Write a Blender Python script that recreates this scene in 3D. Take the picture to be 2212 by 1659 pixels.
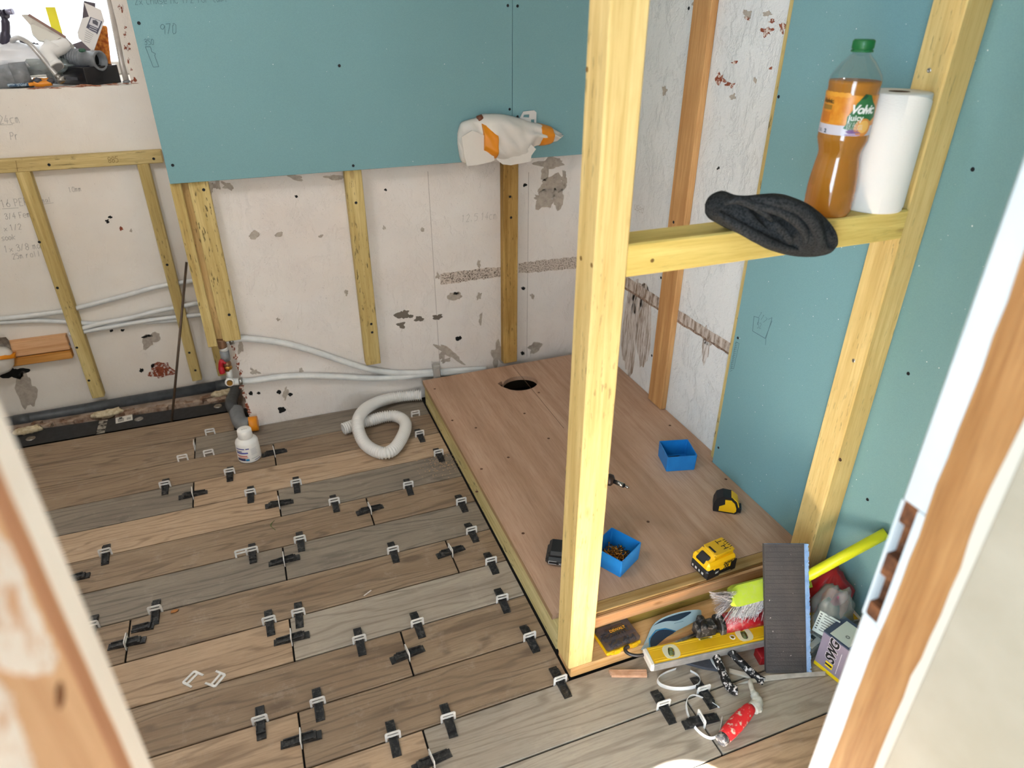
import bpy, bmesh, math, random
from mathutils import Vector as V, Matrix, Euler, noise
random.seed(7)
sc = bpy.context.scene
for o in list(bpy.data.objects): bpy.data.objects.remove(o)
C = sc.collection
# ------------------------------------------------------------------ camera
FPX, HC = 1488.34, 1.5
def _axes(yaw, pitch, roll):
    cy, sy, cp, sp, cr, sr = math.cos(yaw), math.sin(yaw), math.cos(pitch), math.sin(pitch), math.cos(roll), math.sin(roll)
    f = V((sy*cp, cy*cp, -sp)); r0 = V((cy, -sy, 0)); u0 = r0.cross(f)
    return cr*r0+sr*u0, -sr*r0+cr*u0, f
RR, UU, FF = _axes(*[math.radians(a) for a in (20.978, 29.2277, 0.1637)])
cd = bpy.data.cameras.new('camera'); cam = bpy.data.objects.new('camera', cd); C.objects.link(cam)
cam.matrix_world = Matrix(((RR.x, UU.x, -FF.x, 0), (RR.y, UU.y, -FF.y, 0), (RR.z, UU.z, -FF.z, HC), (0, 0, 0, 1)))
cd.sensor_width = 36; cd.lens = FPX/2212*36; cd.clip_start = .02
cd.dof.use_dof = True; cd.dof.focus_distance = 2.0; cd.dof.aperture_fstop = 3.2
sc.camera = cam
# ------------------------------------------------------------------ light
w = bpy.data.worlds.new('sky'); sc.world = w; w.use_nodes = True
bg = w.node_tree.nodes['Background']; bg.inputs[0].default_value = (.86, .93, 1, 1); bg.inputs[1].default_value = 4.5
def lamp(name, kind, loc, energy, col, target=None, **kw):
    d = bpy.data.lights.new(name, kind); d.energy = energy; d.color = col
    for k, v in kw.items(): setattr(d, k, v)
    o = bpy.data.objects.new(name, d); C.objects.link(o); o.location = loc
    if target: o.rotation_euler = (V(target)-V(loc)).to_track_quat('-Z', 'Y').to_euler()
    return o
lamp('hall_window_daylight', 'AREA', (-1.15, -.72, 1.3), 92, (.56, .81, 1), (1.25, 1.0, .55), shape='RECTANGLE', size=1.3, size_y=1.4)
lamp('ceiling_bulb', 'POINT', (-.75, 1.35, 2.12), 23, (.97, .97, 1), shadow_soft_size=.06)
lamp('sun_on_floor', 'SPOT', (-.95, -1.0, 1.9), 46000, (.92, .97, 1), (.552, .515, 0), spot_size=math.radians(6.8), spot_blend=.08, shadow_soft_size=.008)
sc.view_settings.view_transform = 'Standard'; sc.view_settings.look = 'None'
sc.view_settings.gamma = 1; sc.view_settings.use_curve_mapping = False; sc.view_settings.exposure = 0.0
try:
    sc.cycles.use_denoising = True; sc.cycles.max_bounces = 10; sc.cycles.sample_clamp_indirect = 25
except Exception: pass
# ------------------------------------------------------------------ points on real planes (floor / wall / side wall)
def ray(px, py): return FF+RR*((px-1106)/FPX)-UU*((py-829.5)/FPX)
def fl(px, py, z=0.): d = ray(px, py); return V((0, 0, HC))+d*((z-HC)/d.z)
def wy(px, py, y): d = ray(px, py); return V((0, 0, HC))+d*(y/d.y)
def wx(px, py, x): d = ray(px, py); return V((0, 0, HC))+d*(x/d.x)
# ------------------------------------------------------------------ mesh builder
def Rz(a): return Matrix.Rotation(a, 3, 'Z')
def frame(z, x=None):
    z = V(z).normalized(); x = V(x) if x is not None else (V((1, 0, 0)) if abs(z.x) < .9 else V((0, 1, 0)))
    y = z.cross(x).normalized(); x = y.cross(z)
    return Matrix((x, y, z)).transposed()
class MB:
    def __init__(s): s.v = []; s.f = []; s.s = []
    def add(s, vs, fs, sm=False):
        n = len(s.v); s.v += [V(v) for v in vs]; s.f += [[i+n for i in f] for f in fs]; s.s += [sm]*len(fs); return s
    def box(s, c, d, rot=None, bev=0.):
        c = V(c); h = [d[0]/2, d[1]/2, d[2]/2]; b = min(bev, min(h)*.95); vs = []; ix = {}
        R = rot if rot is not None else Matrix.Identity(3)
        if b <= 0:
            P = [(x, y, z) for x in (-1, 1) for y in (-1, 1) for z in (-1, 1)]
            return s.add([c+R@V((p[0]*h[0], p[1]*h[1], p[2]*h[2])) for p in P], [(0, 1, 3, 2), (4, 6, 7, 5), (0, 4, 5, 1), (2, 3, 7, 6), (0, 2, 6, 4), (1, 5, 7, 3)])
        for x in (-1, 1):
            for y in (-1, 1):
                for z in (-1, 1):
                    for a in range(3):
                        q = [x*(h[0]-b), y*(h[1]-b), z*(h[2]-b)]; q[a] = (x, y, z)[a]*h[a]
                        ix[(x, y, z, a)] = len(vs); vs.append(c+R@V(q))
        fs = []
        for a in range(3):
            o = [i for i in range(3) if i != a]
            for sg in (-1, 1):
                q = []
                for (p, r) in ((-1, -1), (1, -1), (1, 1), (-1, 1)):
                    k = [0, 0, 0]; k[a] = sg; k[o[0]] = p; k[o[1]] = r; q.append(ix[(*k, a)])
                fs.append(q)
            for p in (-1, 1):
                for r in (-1, 1):
                    q = []
                    for sg, oo in ((-1, o), (1, o[::-1])):
                        for ax in oo:
                            k = [0, 0, 0]; k[a] = sg; k[o[0]] = p; k[o[1]] = r; q.append(ix[(*k, ax)])
                    fs.append(q)
        for x in (-1, 1):
            for y in (-1, 1):
                for z in (-1, 1): fs.append([ix[(x, y, z, a)] for a in range(3)])
        return s.add(vs, fs)
    def bar(s, p, q, w, t, up=(0, 0, 1), bev=0.):      # box from p to q, width w (across), thickness t (along up)
        p, q = V(p), V(q); z = (q-p); L = z.length; z.normalize(); x = z.cross(V(up)).normalized(); y = z.cross(x)
        return s.box((p+q)/2, (w, t, L), Matrix((x, y, z)).transposed(), bev)
    def tube(s, pts, r, seg=12, cap=True, sm=True):
        pts = [V(p) for p in pts]; n = len(pts); rings = []; up = None; vs = []
        for i, p in enumerate(pts):
            t = (pts[min(i+1, n-1)]-pts[max(i-1, 0)]).normalized()
            if up is None: up = t.orthogonal().normalized()
            else: up = (up-t*up.dot(t)); up = up.normalized() if up.length > 1e-6 else t.orthogonal().normalized()
            b = t.cross(up); rr = r(i/(n-1)) if callable(r) else (r[i] if isinstance(r, (list, tuple)) else r)
            vs += [p+(up*math.cos(a)+b*math.sin(a))*rr for a in [2*math.pi*k/seg for k in range(seg)]]
        fs = [[i*seg+k, i*seg+(k+1) % seg, (i+1)*seg+(k+1) % seg, (i+1)*seg+k] for i in range(n-1) for k in range(seg)]
        s.add(vs, fs, sm)
        if cap:
            s.add(vs[:seg], [list(range(seg))[::-1]]); s.add(vs[-seg:], [list(range(seg))])
        return s
    def cyl(s, p, q, r, seg=16, r2=None): return s.tube([p, q], [r, r if r2 is None else r2], seg)
    def lathe(s, prof, seg=24, loc=(0, 0, 0), R=None, sm=True):
        R = R if R is not None else Matrix.Identity(3); loc = V(loc); vs = []
        for r, z in prof: vs += [loc+R@V((r*math.cos(2*math.pi*k/seg), r*math.sin(2*math.pi*k/seg), z)) for k in range(seg)]
        m = len(prof)
        return s.add(vs, [[i*seg+k, i*seg+(k+1) % seg, (i+1)*seg+(k+1) % seg, (i+1)*seg+k] for i in range(m-1) for k in range(seg)], sm)
    def prism(s, poly, M, d):                # 2-D polygon in the frame M (4x4), extruded d along its z
        n = len(poly); a = [M@V((x, y, 0)) for x, y in poly]; b = [M@V((x, y, d)) for x, y in poly]
        return s.add(a+b, [list(range(n))[::-1], [n+i for i in range(n)]]+[[i, (i+1) % n, n+(i+1) % n, n+i] for i in range(n)])
    def poly(s, pts): return s.add(pts, [list(range(len(pts)))])
    def sph(s, c, r, seg=16, rot=None, fn=None):
        c = V(c); r = (r, r, r) if not isinstance(r, (tuple, list)) else r; R = rot if rot is not None else Matrix.Identity(3); vs = []; h = seg//2
        for i in range(h+1):
            for k in range(seg):
                a = math.pi*i/h; b = 2*math.pi*k/seg; d = V((math.sin(a)*math.cos(b), math.sin(a)*math.sin(b), math.cos(a)))
                q = V((d.x*r[0], d.y*r[1], d.z*r[2]))
                if fn: q = fn(d, q)
                vs.append(c+R@q)
        return s.add(vs, [[i*seg+k, (i+1)*seg+k, (i+1)*seg+(k+1) % seg, i*seg+(k+1) % seg] for i in range(h) for k in range(seg)], True)
    def xf(s, M): s.v = [M@v for v in s.v]; return s
WM = {}
def spline(pts, n=8):
    pts = [V(p) for p in pts]; o = []
    for i in range(len(pts)-1):
        a, b, c, d = pts[max(i-1, 0)], pts[i], pts[i+1], pts[min(i+2, len(pts)-1)]
        for k in range(n):
            t = k/n; o.append(.5*((2*b)+(c-a)*t+(2*a-5*b+4*c-d)*t*t+(3*b-a-3*c+d)*t**3))
    return o+[pts[-1]]
def resample(pts, step):
    L = [0]
    for a, b in zip(pts, pts[1:]): L.append(L[-1]+(b-a).length)
    n = max(2, int(L[-1]/step)); o = []; j = 0
    for i in range(n+1):
        t = L[-1]*i/n
        while j < len(pts)-2 and L[j+1] < t: j += 1
        o.append(pts[j].lerp(pts[j+1], min(1, (t-L[j])/max(1e-9, L[j+1]-L[j]))))
    return o
def link(name, me, parent, M):
    o = bpy.data.objects.new(name, me); C.objects.link(o)
    if parent: o.parent = parent
    o.matrix_local = M; WM[o] = (WM[parent] if parent else Matrix.Identity(4))@M
    return o
def obj(name, mb, mat, parent=None, world=True, label=None, kind=None, origin=None):
    vs = mb.v
    if parent is not None:
        M = Matrix.Identity(4)
        if world: I = WM[parent].inverted(); vs = [I@v for v in vs]
    else:
        if origin is None:
            lo = [min(v[i] for v in vs) for i in range(3)]; hi = [max(v[i] for v in vs) for i in range(3)]
            origin = V(((lo[0]+hi[0])/2, (lo[1]+hi[1])/2, lo[2]))
        M = Matrix.Translation(origin); vs = [v-V(origin) for v in vs]
    me = bpy.data.meshes.new(name); me.from_pydata([tuple(v) for v in vs], [], mb.f)
    me.polygons.foreach_set('use_smooth', mb.s)
    bm = bmesh.new(); bm.from_mesh(me); bmesh.ops.remove_doubles(bm, verts=bm.verts, dist=1e-6); bmesh.ops.recalc_face_normals(bm, faces=bm.faces); bm.to_mesh(me); bm.free()
    me.materials.append(mat)
    o = link(name, me, parent, M)
    if label: o['label'] = label
    if kind: o['kind'] = kind
    return o
def tag(o, label, cat, group=None):
    o['label'] = label; o['category'] = cat
    if group: o['group'] = group
    return o
def thing(name, label, cat, loc, R=None, group=None):
    o = link(name, None, None, Matrix.Translation(V(loc))@(R.to_4x4() if R is not None else Matrix.Identity(4)))
    return tag(o, label, cat, group)
def struct(name, mb, mat, parent=None, **k):
    return obj(name, mb, mat, parent, kind='structure' if parent is None else None, **k)
def copy_tree(o, M, parent=None):
    c = o.copy(); C.objects.link(c)
    if parent: c.parent = parent; WM[c] = WM[parent]@o.matrix_local
    else: c.matrix_local = M; WM[c] = M
    for ch in list(o.children): copy_tree(ch, None, c)
    return c
def from_curve(cu):
    o = bpy.data.objects.new('tmp', cu); C.objects.link(o)
    dg = bpy.context.evaluated_depsgraph_get(); e = o.evaluated_get(dg); me = e.to_mesh(); m = MB()
    m.add([v.co.copy() for v in me.vertices], [list(p.vertices) for p in me.polygons]); e.to_mesh_clear()
    bpy.data.objects.remove(o); bpy.data.curves.remove(cu); return m
def fill(polys, d):                          # flat plate with holes in XY, thickness d (z from 0 to d)
    cu = bpy.data.curves.new('t', 'CURVE'); cu.dimensions = '2D'; cu.fill_mode = 'BOTH'; cu.extrude = d/2
    for p in polys:
        sp = cu.splines.new('POLY'); sp.points.add(len(p)-1); sp.use_cyclic_u = True
        for k, q in enumerate(p): sp.points[k].co = (q[0], q[1], 0, 1)
    m = from_curve(cu); m.v = [v+V((0, 0, d/2)) for v in m.v]; return m
def text(s, size, shear=0., ext=.0002, al='CENTER', bold=0., sp=1.):
    cu = bpy.data.curves.new('t', 'FONT'); cu.body = s; cu.size = size; cu.shear = shear; cu.extrude = ext; cu.align_x = al; cu.align_y = 'CENTER'
    cu.offset = bold; cu.space_character = sp; cu.resolution_u = 3
    return from_curve(cu)
def mapv(m, f): m.v = [f(v.x, v.y, v.z) for v in m.v]; return m
# stroke handwriting (pencil)
ST = {'0': '15 05 01 10 20 31 35 26 16 15', '1': '05 16 10', '2': '05 16 26 35 34 00 30', '3': '05 16 26 35 24 13 24 32 31 20 10 01', '4': '26 02 32|24 20', '5': '36 06 04 24 33 31 20 00', '6': '26 14 02 01 10 20 31 32 23 13 02', '7': '06 36 10', '8': '13 04 05 16 26 35 34 23 13 02 01 10 20 31 32 23', '9': '35 26 16 05 04 13 23 35 30',
      '/': '26 00', 'x': '03 30|33 00', 'P': '00 06 26 35 34 23 03', 'E': '36 06 00 30|03 23', 'R': '00 06 26 35 34 23 03 30', 'F': '36 06 00|03 23', 'M': '00 06 13 36 30', 'C': '35 26 16 05 01 10 20 31', 'e': '02 32 33 24 14 03 01 10 30', 'm': '00 04|03 14 10|13 24 30', 'a': '33 14 03 01 10 21 33 30', 'l': '16 10', 'o': '14 03 01 10 20 31 33 24 14', 'r': '00 04|02 14 24', 'c': '34 14 03 01 10 30', 'h': '06 00|02 14 24 32 30', 's': '34 14 03 12 22 31 20 00', 't': '16 11 20 30|04 34', 'f': '36 26 15 10|03 23', 'p': '04 00|03 14 24 33 32 21 01', 'i': '14 10|16 16', '.': '10 11', 'd': '36 30|33 14 03 01 10 31', 'n': '00 04|03 14 24 33 30', 'v': '04 20 34', 'u': '04 01 10 20 31|34 30', 'k': '06 00|34 02 30', 'D': '00 06 16 35 31 10 00', 'S': '35 26 16 05 04 33 31 20 10 01', ' ': ''}
def strokes(m, pts, wd, f):
    for a, b in zip(pts, pts[1:]):
        a, b = V((*a, 0)), V((*b, 0)); d = b-a
        if d.length < 1e-6: d = V((wd*.5, 0, 0)); b = a+d
        n = V((-d.y, d.x, 0)).normalized()*wd/2; e = d.normalized()*wd*.3
        m.poly([f(p.x, p.y) for p in (a-e-n, b+e-n, b+e+n, a-e+n)])
def write(m, s, h, wd, f, x0=0., y0=0., slant=.12, jit=.03):
    x = x0; u = h/6
    for ch in s:
        for st in ST.get(ch, '').split('|'):
            p = [((int(k[0])*.8+int(k[1])*slant+random.uniform(-jit, jit)*6)*u+x, (int(k[1])+random.uniform(-jit, jit)*6)*u+y0) for k in st.split()]
            if len(p) > 1: strokes(m, p, wd, f)
        x += u*(3.6 if ch != ' ' else 2.4)
    return x
# ------------------------------------------------------------------ materials
def lin(h):
    if isinstance(h, str):
        h = h.lstrip('#'); c = [int(h[i:i+2], 16)/255 for i in (0, 2, 4)]
        return tuple(x/12.92 if x <= .04045 else ((x+.055)/1.055)**2.4 for x in c)+(1,)
    return tuple(h)+(1,)
class NT:
    def __init__(s, name):
        s.m = bpy.data.materials.new(name); s.m.use_nodes = True; s.t = s.m.node_tree; s.b = s.t.nodes['Principled BSDF']; s.out = s.t.nodes['Material Output']
    def n(s, typ, **k):
        x = s.t.nodes.new(typ)
        for a, v in k.items():
            if a.startswith('i_'):
                q = a[2:]; x.inputs[int(q) if q.isdigit() else q].default_value = v
            else: setattr(x, a, v)
        return x
    def l(s, a, b): s.t.links.new(a, b)
    def coords(s, scale=(1, 1, 1), rnd=True):
        tc = s.n('ShaderNodeTexCoord'); o = tc.outputs['Object']
        if rnd:
            oi = s.n('ShaderNodeObjectInfo'); mu = s.n('ShaderNodeVectorMath', operation='SCALE'); mu.inputs[0].default_value = (17.3, 9.1, 23.7); s.l(oi.outputs['Random'], mu.inputs['Scale'])
            ad = s.n('ShaderNodeVectorMath', operation='ADD'); s.l(o, ad.inputs[0]); s.l(mu.outputs[0], ad.inputs[1]); o = ad.outputs[0]
        mp = s.n('ShaderNodeVectorMath', operation='MULTIPLY'); mp.inputs[1].default_value = scale; s.l(o, mp.inputs[0]); return mp.outputs[0]
    def noise(s, co, scale, detail=4, rough=.55, dist=0.):
        x = s.n('ShaderNodeTexNoise'); x.inputs['Scale'].default_value = scale; x.inputs['Detail'].default_value = detail; x.inputs['Roughness'].default_value = rough; x.inputs['Distortion'].default_value = dist
        s.l(co, x.inputs['Vector']); return x.outputs['Fac']
    def ramp(s, f, a, b):
        x = s.n('ShaderNodeMapRange'); x.inputs[1].default_value = a; x.inputs[2].default_value = b; x.clamp = True; s.l(f, x.inputs[0]); return x.outputs[0]
    def mix(s, f, a, b, mode='MIX'):
        x = s.n('ShaderNodeMix', data_type='RGBA', blend_type=mode)
        for v, i in ((f, 0), (a, 6), (b, 7)):
            if isinstance(v, (int, float)): x.inputs[i].default_value = v
            elif isinstance(v, tuple): x.inputs[i].default_value = v
            else: s.l(v, x.inputs[i])
        return x.outputs[2]
    def math(s, op, a, b):
        x = s.n('ShaderNodeMath', operation=op)
        for v, i in ((a, 0), (b, 1)):
            if isinstance(v, (int, float)): x.inputs[i].default_value = v
            else: s.l(v, x.inputs[i])
        return x.outputs[0]
    def bump(s, h, st, dist=.002):
        x = s.n('ShaderNodeBump'); x.inputs['Strength'].default_value = st; x.inputs['Distance'].default_value = dist; s.l(h, x.inputs['Height']); s.l(x.outputs[0], s.b.inputs['Normal'])
    def col(s, c): (s.l(c, s.b.inputs['Base Color']) if not isinstance(c, tuple) else setattr(s.b.inputs['Base Color'], 'default_value', c))
    def set(s, **k):
        for a, v in k.items(): s.b.inputs[a.replace('_', ' ')].default_value = v
        return s.m
MC = {}
def mat(h, rough=.5, metal=0., h2=None, scale=30., thr=(.4, .65), bump=0., bs=300., stretch=(1, 1, 1), spec=.5, trans=0., alpha=1., key=None, coat=0., dust=0.):
    k = (h, rough, metal, h2, scale, thr, bump, bs, stretch, spec, trans, alpha, coat, dust)
    if k in MC: return MC[k]
    n = NT('m'+str(len(MC))); c = lin(h)
    if h2 or dust or bump: co = n.coords(stretch)
    if h2: c = n.mix(n.ramp(n.noise(co, scale), *thr), c, lin(h2))
    if dust: c = n.mix(n.math('MULTIPLY', n.ramp(n.noise(co, 90, 6, .7), .5, .7), dust), c, lin('#b5aca2'))
    n.col(c)
    if bump: n.bump(n.noise(co, bs, 5), bump)
    n.set(Roughness=rough, Metallic=metal, Transmission_Weight=trans, Alpha=alpha, Coat_Weight=coat, Specular_IOR_Level=spec)
    MC[k] = n.m; return n.m
def wood(light, dark, axis, speck=0., knot=1., rough=.7, f=1., fuzz=.25):
    k = ('wood', light, dark, axis, speck, knot, f)
    if k in MC: return MC[k]
    n = NT('wood'+str(len(MC))); st = [34*f]*3; st[axis] = 1.4*f; fi = [260]*3; fi[axis] = 14
    co = n.coords(tuple(st)); g = n.noise(co, 1, 5, .6, .8); c = n.mix(n.ramp(g, .36, .66), lin(light), lin(dark))
    g2 = n.noise(n.coords(tuple(fi)), 1, 4, .6); c = n.mix(n.math('MULTIPLY', n.ramp(g2, .45, .75), .35), c, lin(dark), 'MULTIPLY')
    big = n.noise(n.coords((5, 5, 5)), 1, 3); c = n.mix(n.math('MULTIPLY', n.ramp(big, .42, .7), .45), c, lin(dark))
    if knot:
        ks = [9.]*3; ks[axis] = 3.6; vo = n.n('ShaderNodeTexVoronoi'); vo.inputs['Scale'].default_value = 1; n.l(n.coords(tuple(ks)), vo.inputs['Vector'])
        kk = n.ramp(vo.outputs['Distance'], .085, .045); c = n.mix(n.math('MULTIPLY', kk, .75*knot), c, lin('#7d4f22'))
    if speck:
        sp = [150]*3; sp[axis] = 28; big2 = n.ramp(n.noise(n.coords((8, 8, 5)), 1, 3), .42, .6)
        q = n.ramp(n.noise(n.coords(tuple(sp)), 1, 3), .60, .66); c = n.mix(n.math('MULTIPLY', n.math('MULTIPLY', q, big2), speck), c, lin('#3a2f1c'))
    n.col(c); n.bump(g2, fuzz, .001); n.set(Roughness=rough, Specular_IOR_Level=.25); MC[k] = n.m; return n.m
def plank(light, mid, dark):
    n = NT('plank'+str(len(MC))); MC[('plank', light)] = n.m
    big = n.noise(n.coords((1.1, 7, 7)), 1, 3, .5, .4); co = n.coords((1, 1, 1)); sp = n.n('ShaderNodeSeparateXYZ'); n.l(co, sp.inputs[0])
    ph = n.math('ADD', n.math('MULTIPLY', big, 62.), n.math('MULTIPLY', sp.outputs[1], 210.)); ln_ = n.math('ADD', n.math('MULTIPLY', n.math('SINE', ph, 0.), .5), .5)
    broken = n.noise(n.coords((5, 60, 60)), 1, 5, .65)
    c = n.mix(n.ramp(n.noise(n.coords((1.8, 9, 9)), 1, 4, .6, .5), .30, .70), lin(light), lin(mid))
    c = n.mix(n.math('MULTIPLY', n.ramp(n.math('MULTIPLY', n.math('POWER', ln_, 2.5), n.math('MULTIPLY', broken, 1.7)), .35, 1.), .55), c, lin(dark))
    fine = n.noise(n.coords((16, 260, 100)), 1, 5, .7); c = n.mix(n.math('MULTIPLY', n.ramp(fine, .46, .70), .38), c, lin(dark))
    vo = n.n('ShaderNodeTexVoronoi'); vo.inputs['Scale'].default_value = 1; n.l(n.coords((2.2, 6., 6)), vo.inputs['Vector'])
    c = n.mix(n.math('MULTIPLY', n.ramp(vo.outputs['Distance'], .11, .05), .6), c, lin(dark))
    d = n.ramp(n.noise(n.coords((14, 14, 14)), 1, 8, .78), .55, .80); c = n.mix(n.math('MULTIPLY', d, .38), c, lin('#c4b7aa'))
    n.col(c); n.bump(fine, .12, .0008); n.set(Roughness=.5, Specular_IOR_Level=.35); return n.m
def plaster(base, warm, relief=1., chips=False):
    n = NT('plaster'+str(len(MC))); MC[('plaster', base, relief)] = n.m
    co = n.coords(rnd=False); a = n.noise(co, 3.2, 4); c = n.mix(n.ramp(a, .35, .7), lin(base), lin(warm))
    c = n.mix(n.math('MULTIPLY', n.ramp(n.noise(co, 260, 2), .70, .74), .6), c, lin('#6b625c'))
    if chips: c = n.mix(n.math('MULTIPLY', n.ramp(n.noise(co, 15, 7, .62), .665, .68), .7), c, lin('#8f857a'))
    rd = n.noise(n.coords((9, 9, 6), False), 1, 8, .68, .35); r2 = n.ramp(rd, .47, .56)
    h = n.math('ADD', n.math('MULTIPLY', r2, .6), n.math('MULTIPLY', n.noise(co, 60, 6, .7), .5))
    n.col(c); n.bump(h, .5*relief, .006); n.set(Roughness=.75, Specular_IOR_Level=.25); return n.m
def mottle(a, b, scale, thr, rough=.85, stretch=(1, 1, 1), bump=.4, c3=None, thr3=(.6, .65)):
    n = NT('mottle'+str(len(MC))); MC[('mottle', a, b, scale, thr, c3)] = n.m
    co = n.coords(stretch); f = n.noise(co, scale, 6, .65); c = n.mix(n.ramp(f, *thr), lin(a), lin(b))
    if c3: c = n.mix(n.ramp(n.noise(co, scale*2.3, 5, .6), *thr3), c, lin(c3))
    n.col(c); n.bump(f, bump, .002); n.set(Roughness=rough, Specular_IOR_Level=.2); return n.m
TEAL = NT('moisture_board'); _co = TEAL.coords(rnd=False)
_c = TEAL.mix(TEAL.ramp(TEAL.noise(_co, 700, 3), .35, .75), lin('#759da3'), lin('#80a9ae')); _c = TEAL.mix(TEAL.math('MULTIPLY', TEAL.ramp(TEAL.noise(_co, 2.2, 3), .4, .7), .25), _c, lin('#6c9599'))
_c = TEAL.mix(TEAL.ramp(TEAL.noise(_co, 160, 0), .86, .88), _c, lin('#d8e2e2')); TEAL.col(_c); TEAL.set(Roughness=.8, Specular_IOR_Level=.2); TEAL = TEAL.m
WALL = plaster('#e6e1dc', '#ded5ce'); WALLA = plaster('#eae5dd', '#e3dacf', .6); WALLR = plaster('#e6e7e7', '#dfe1e2', 1.3); PLAIN = plaster('#dcd6cc', '#d6d0c6', .2)
TIMZ = wood('#dac78c', '#b59c60', 2, .8, .55); TIMX = wood('#d8c48c', '#b39a62', 0, .6); TIMY = wood('#dccf9c', '#b7a66e', 1, 1.)
FRZ = wood('#e8cf90', '#cfb06e', 2, .4, .6); FRX = wood('#e4cc7c', '#cbae5c', 0, .2, .6)
ORX = wood('#e6b98d', '#cf9a6a', 0); ORZ = wood('#d4a670', '#b2804e', 2); RAWX = wood('#e8c39c', '#cf9f73', 0, 0, 0)
PLY = wood('#c2a189', '#ab886f', 1, 0, .06, .6, .45, .12); PLYE = mat('#8a6a4a', .8, h2='#c8a67c', scale=3, stretch=(1, 1, 120))
TB, TG, TT = plank('#a08a72', '#88725c', '#57463a'), plank('#968a7b', '#7e7367', '#544b43'), plank('#c2a88c', '#ab9075', '#6c5542')
TL = plank('#b0a596', '#9d9184', '#6f645a')
WHITE = mat('#e9e7e4', .45); CLIPW = mat('#e4e2df', .4, h2='#cfcbc6', scale=60); PIPEW = mat('#dcdedd', .35, h2='#cdd0d0', scale=20); BLACKP = mat('#19191b', .45, dust=.2, bump=.15, bs=400)
DARK = mat('#0d0c0b', .9); STEEL = mat('#b9b7b3', .3, 1., h2='#8f8b86', scale=80); SCREWM = mat('#25272b', .5, .6); BRASS = mat('#b78b45', .35, 1.); ORTAPE = mat('#e08a12', .4); YEL = mat('#f5bd11', .4); BLK = mat('#17171a', .5, bump=.2, bs=900)
PAINTW = mat('#dfdbd6', .5, h2='#d4cec8', scale=6, bump=.1, bs=120); GREYP = mat('#83868a', .4, h2='#6f7276', scale=40); DGREY = mat('#4b4f53', .45, h2='#3d4044', scale=30)
PENCIL = mat('#b3aea8', .9); PENCILB = mat('#54757b', .9); INK = mat('#1d1b1c', .7)
BARE = mottle('#b5ab9f', '#a0958a', 60, (.4, .65)); RED = mottle('#d9cdc4', '#8c4a34', 95, (.44, .5)); BRICK = mottle('#a1573d', '#7c3f2c', 50, (.4, .6)); MOULD = mottle('#cfc2b6', '#54463c', 170, (.50, .58), stretch=(1, 1, 1.6)); DAMP = mottle('#cdc3bb', '#7f6a58', 60, (.42, .62), stretch=(1, 1, .25), c3='#8c7a68')
FOAM = mottle('#d8cbae', '#b7a585', 70, (.4, .6), bump=.8)
# ================================================================== SETTING
def boxmm(x0, x1, y0, y1, z0, z1, bev=0.): return MB().box(((x0+x1)/2, (y0+y1)/2, (z0+z1)/2), (x1-x0, y1-y0, z1-z0), None, bev)
XW, YB, YA, ZC = 1.382, 2.543, 3.0, 2.32
floor = struct('floor', boxmm(-1.5, 1.45, .25, 2.72, -.08, -.009), mat('#15110e', .95, h2='#0c0a08', scale=60))
obj('hall_floor', boxmm(-2.4, 1.45, -2.2, .25, -.08, -.001), mat('#b3a594', .7, h2='#a39482', scale=9), floor)
obj('alcove_subfloor', boxmm(-1.5, -.1, 2.72, 3.0, -.08, -.022), mat('#a29184', .9, h2='#75614f', scale=14, bump=.7, bs=40), floor)
P0, PW, G = 2.542, .1518, .0046
def L(k): return P0-PW*k
TILES = {0: [(-2.1, -.975, TB), (-.975, -.205, TB)], 1: [(-1.5, -.351, TB), (-.351, .552, TG)], 2: [(-1.5, -.07, TB), (-.07, .552, TB)], 3: [(-1.5, -.351, TG), (-.351, .552, TT)], 4: [(-1.5, -.077, TT), (-.077, .552, TG)],
         5: [(-.72, .204, TB), (.204, .552, TB)], 6: [(-1., -.085, TG), (-.085, .552, TG)], 7: [(-1.4, -.502, TB), (-.502, .400, TB), (.400, .552, TB)], 8: [(-1., -.092, TT), (-.092, .552, TL)], 9: [(-.72, .186, TB), (.186, .552, TB)],
         10: [(-1., -.099, TT), (-.099, .552, TB)], 11: [(-.735, .17, TT), (.17, 1.075, TL), (1.075, 1.34, TL)], 12: [(-.112, .793, TL), (.793, 1.34, TL), (-1., -.112, TB)], 13: [(-.3, .605, TT), (.605, 1.34, TT)], 14: [(-.6, .3, TB), (.3, 1.2, TT)], 15: [(-.3, .605, TT), (.605, 1.34, TB), (-1.2, -.3, TB)]}
for r, row in TILES.items():
    for (a, b, m) in row:
        a = max(a, -1.49)
        if b-a < .02: continue
        y1 = L(r-1)-G/2 if r else L(-1); y0 = L(r)+G/2
        m_ = boxmm(a+G/2, b-G/2, y0, y1, -.008, 0, .0011)
        obj('tile', m_, m, floor)
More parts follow.
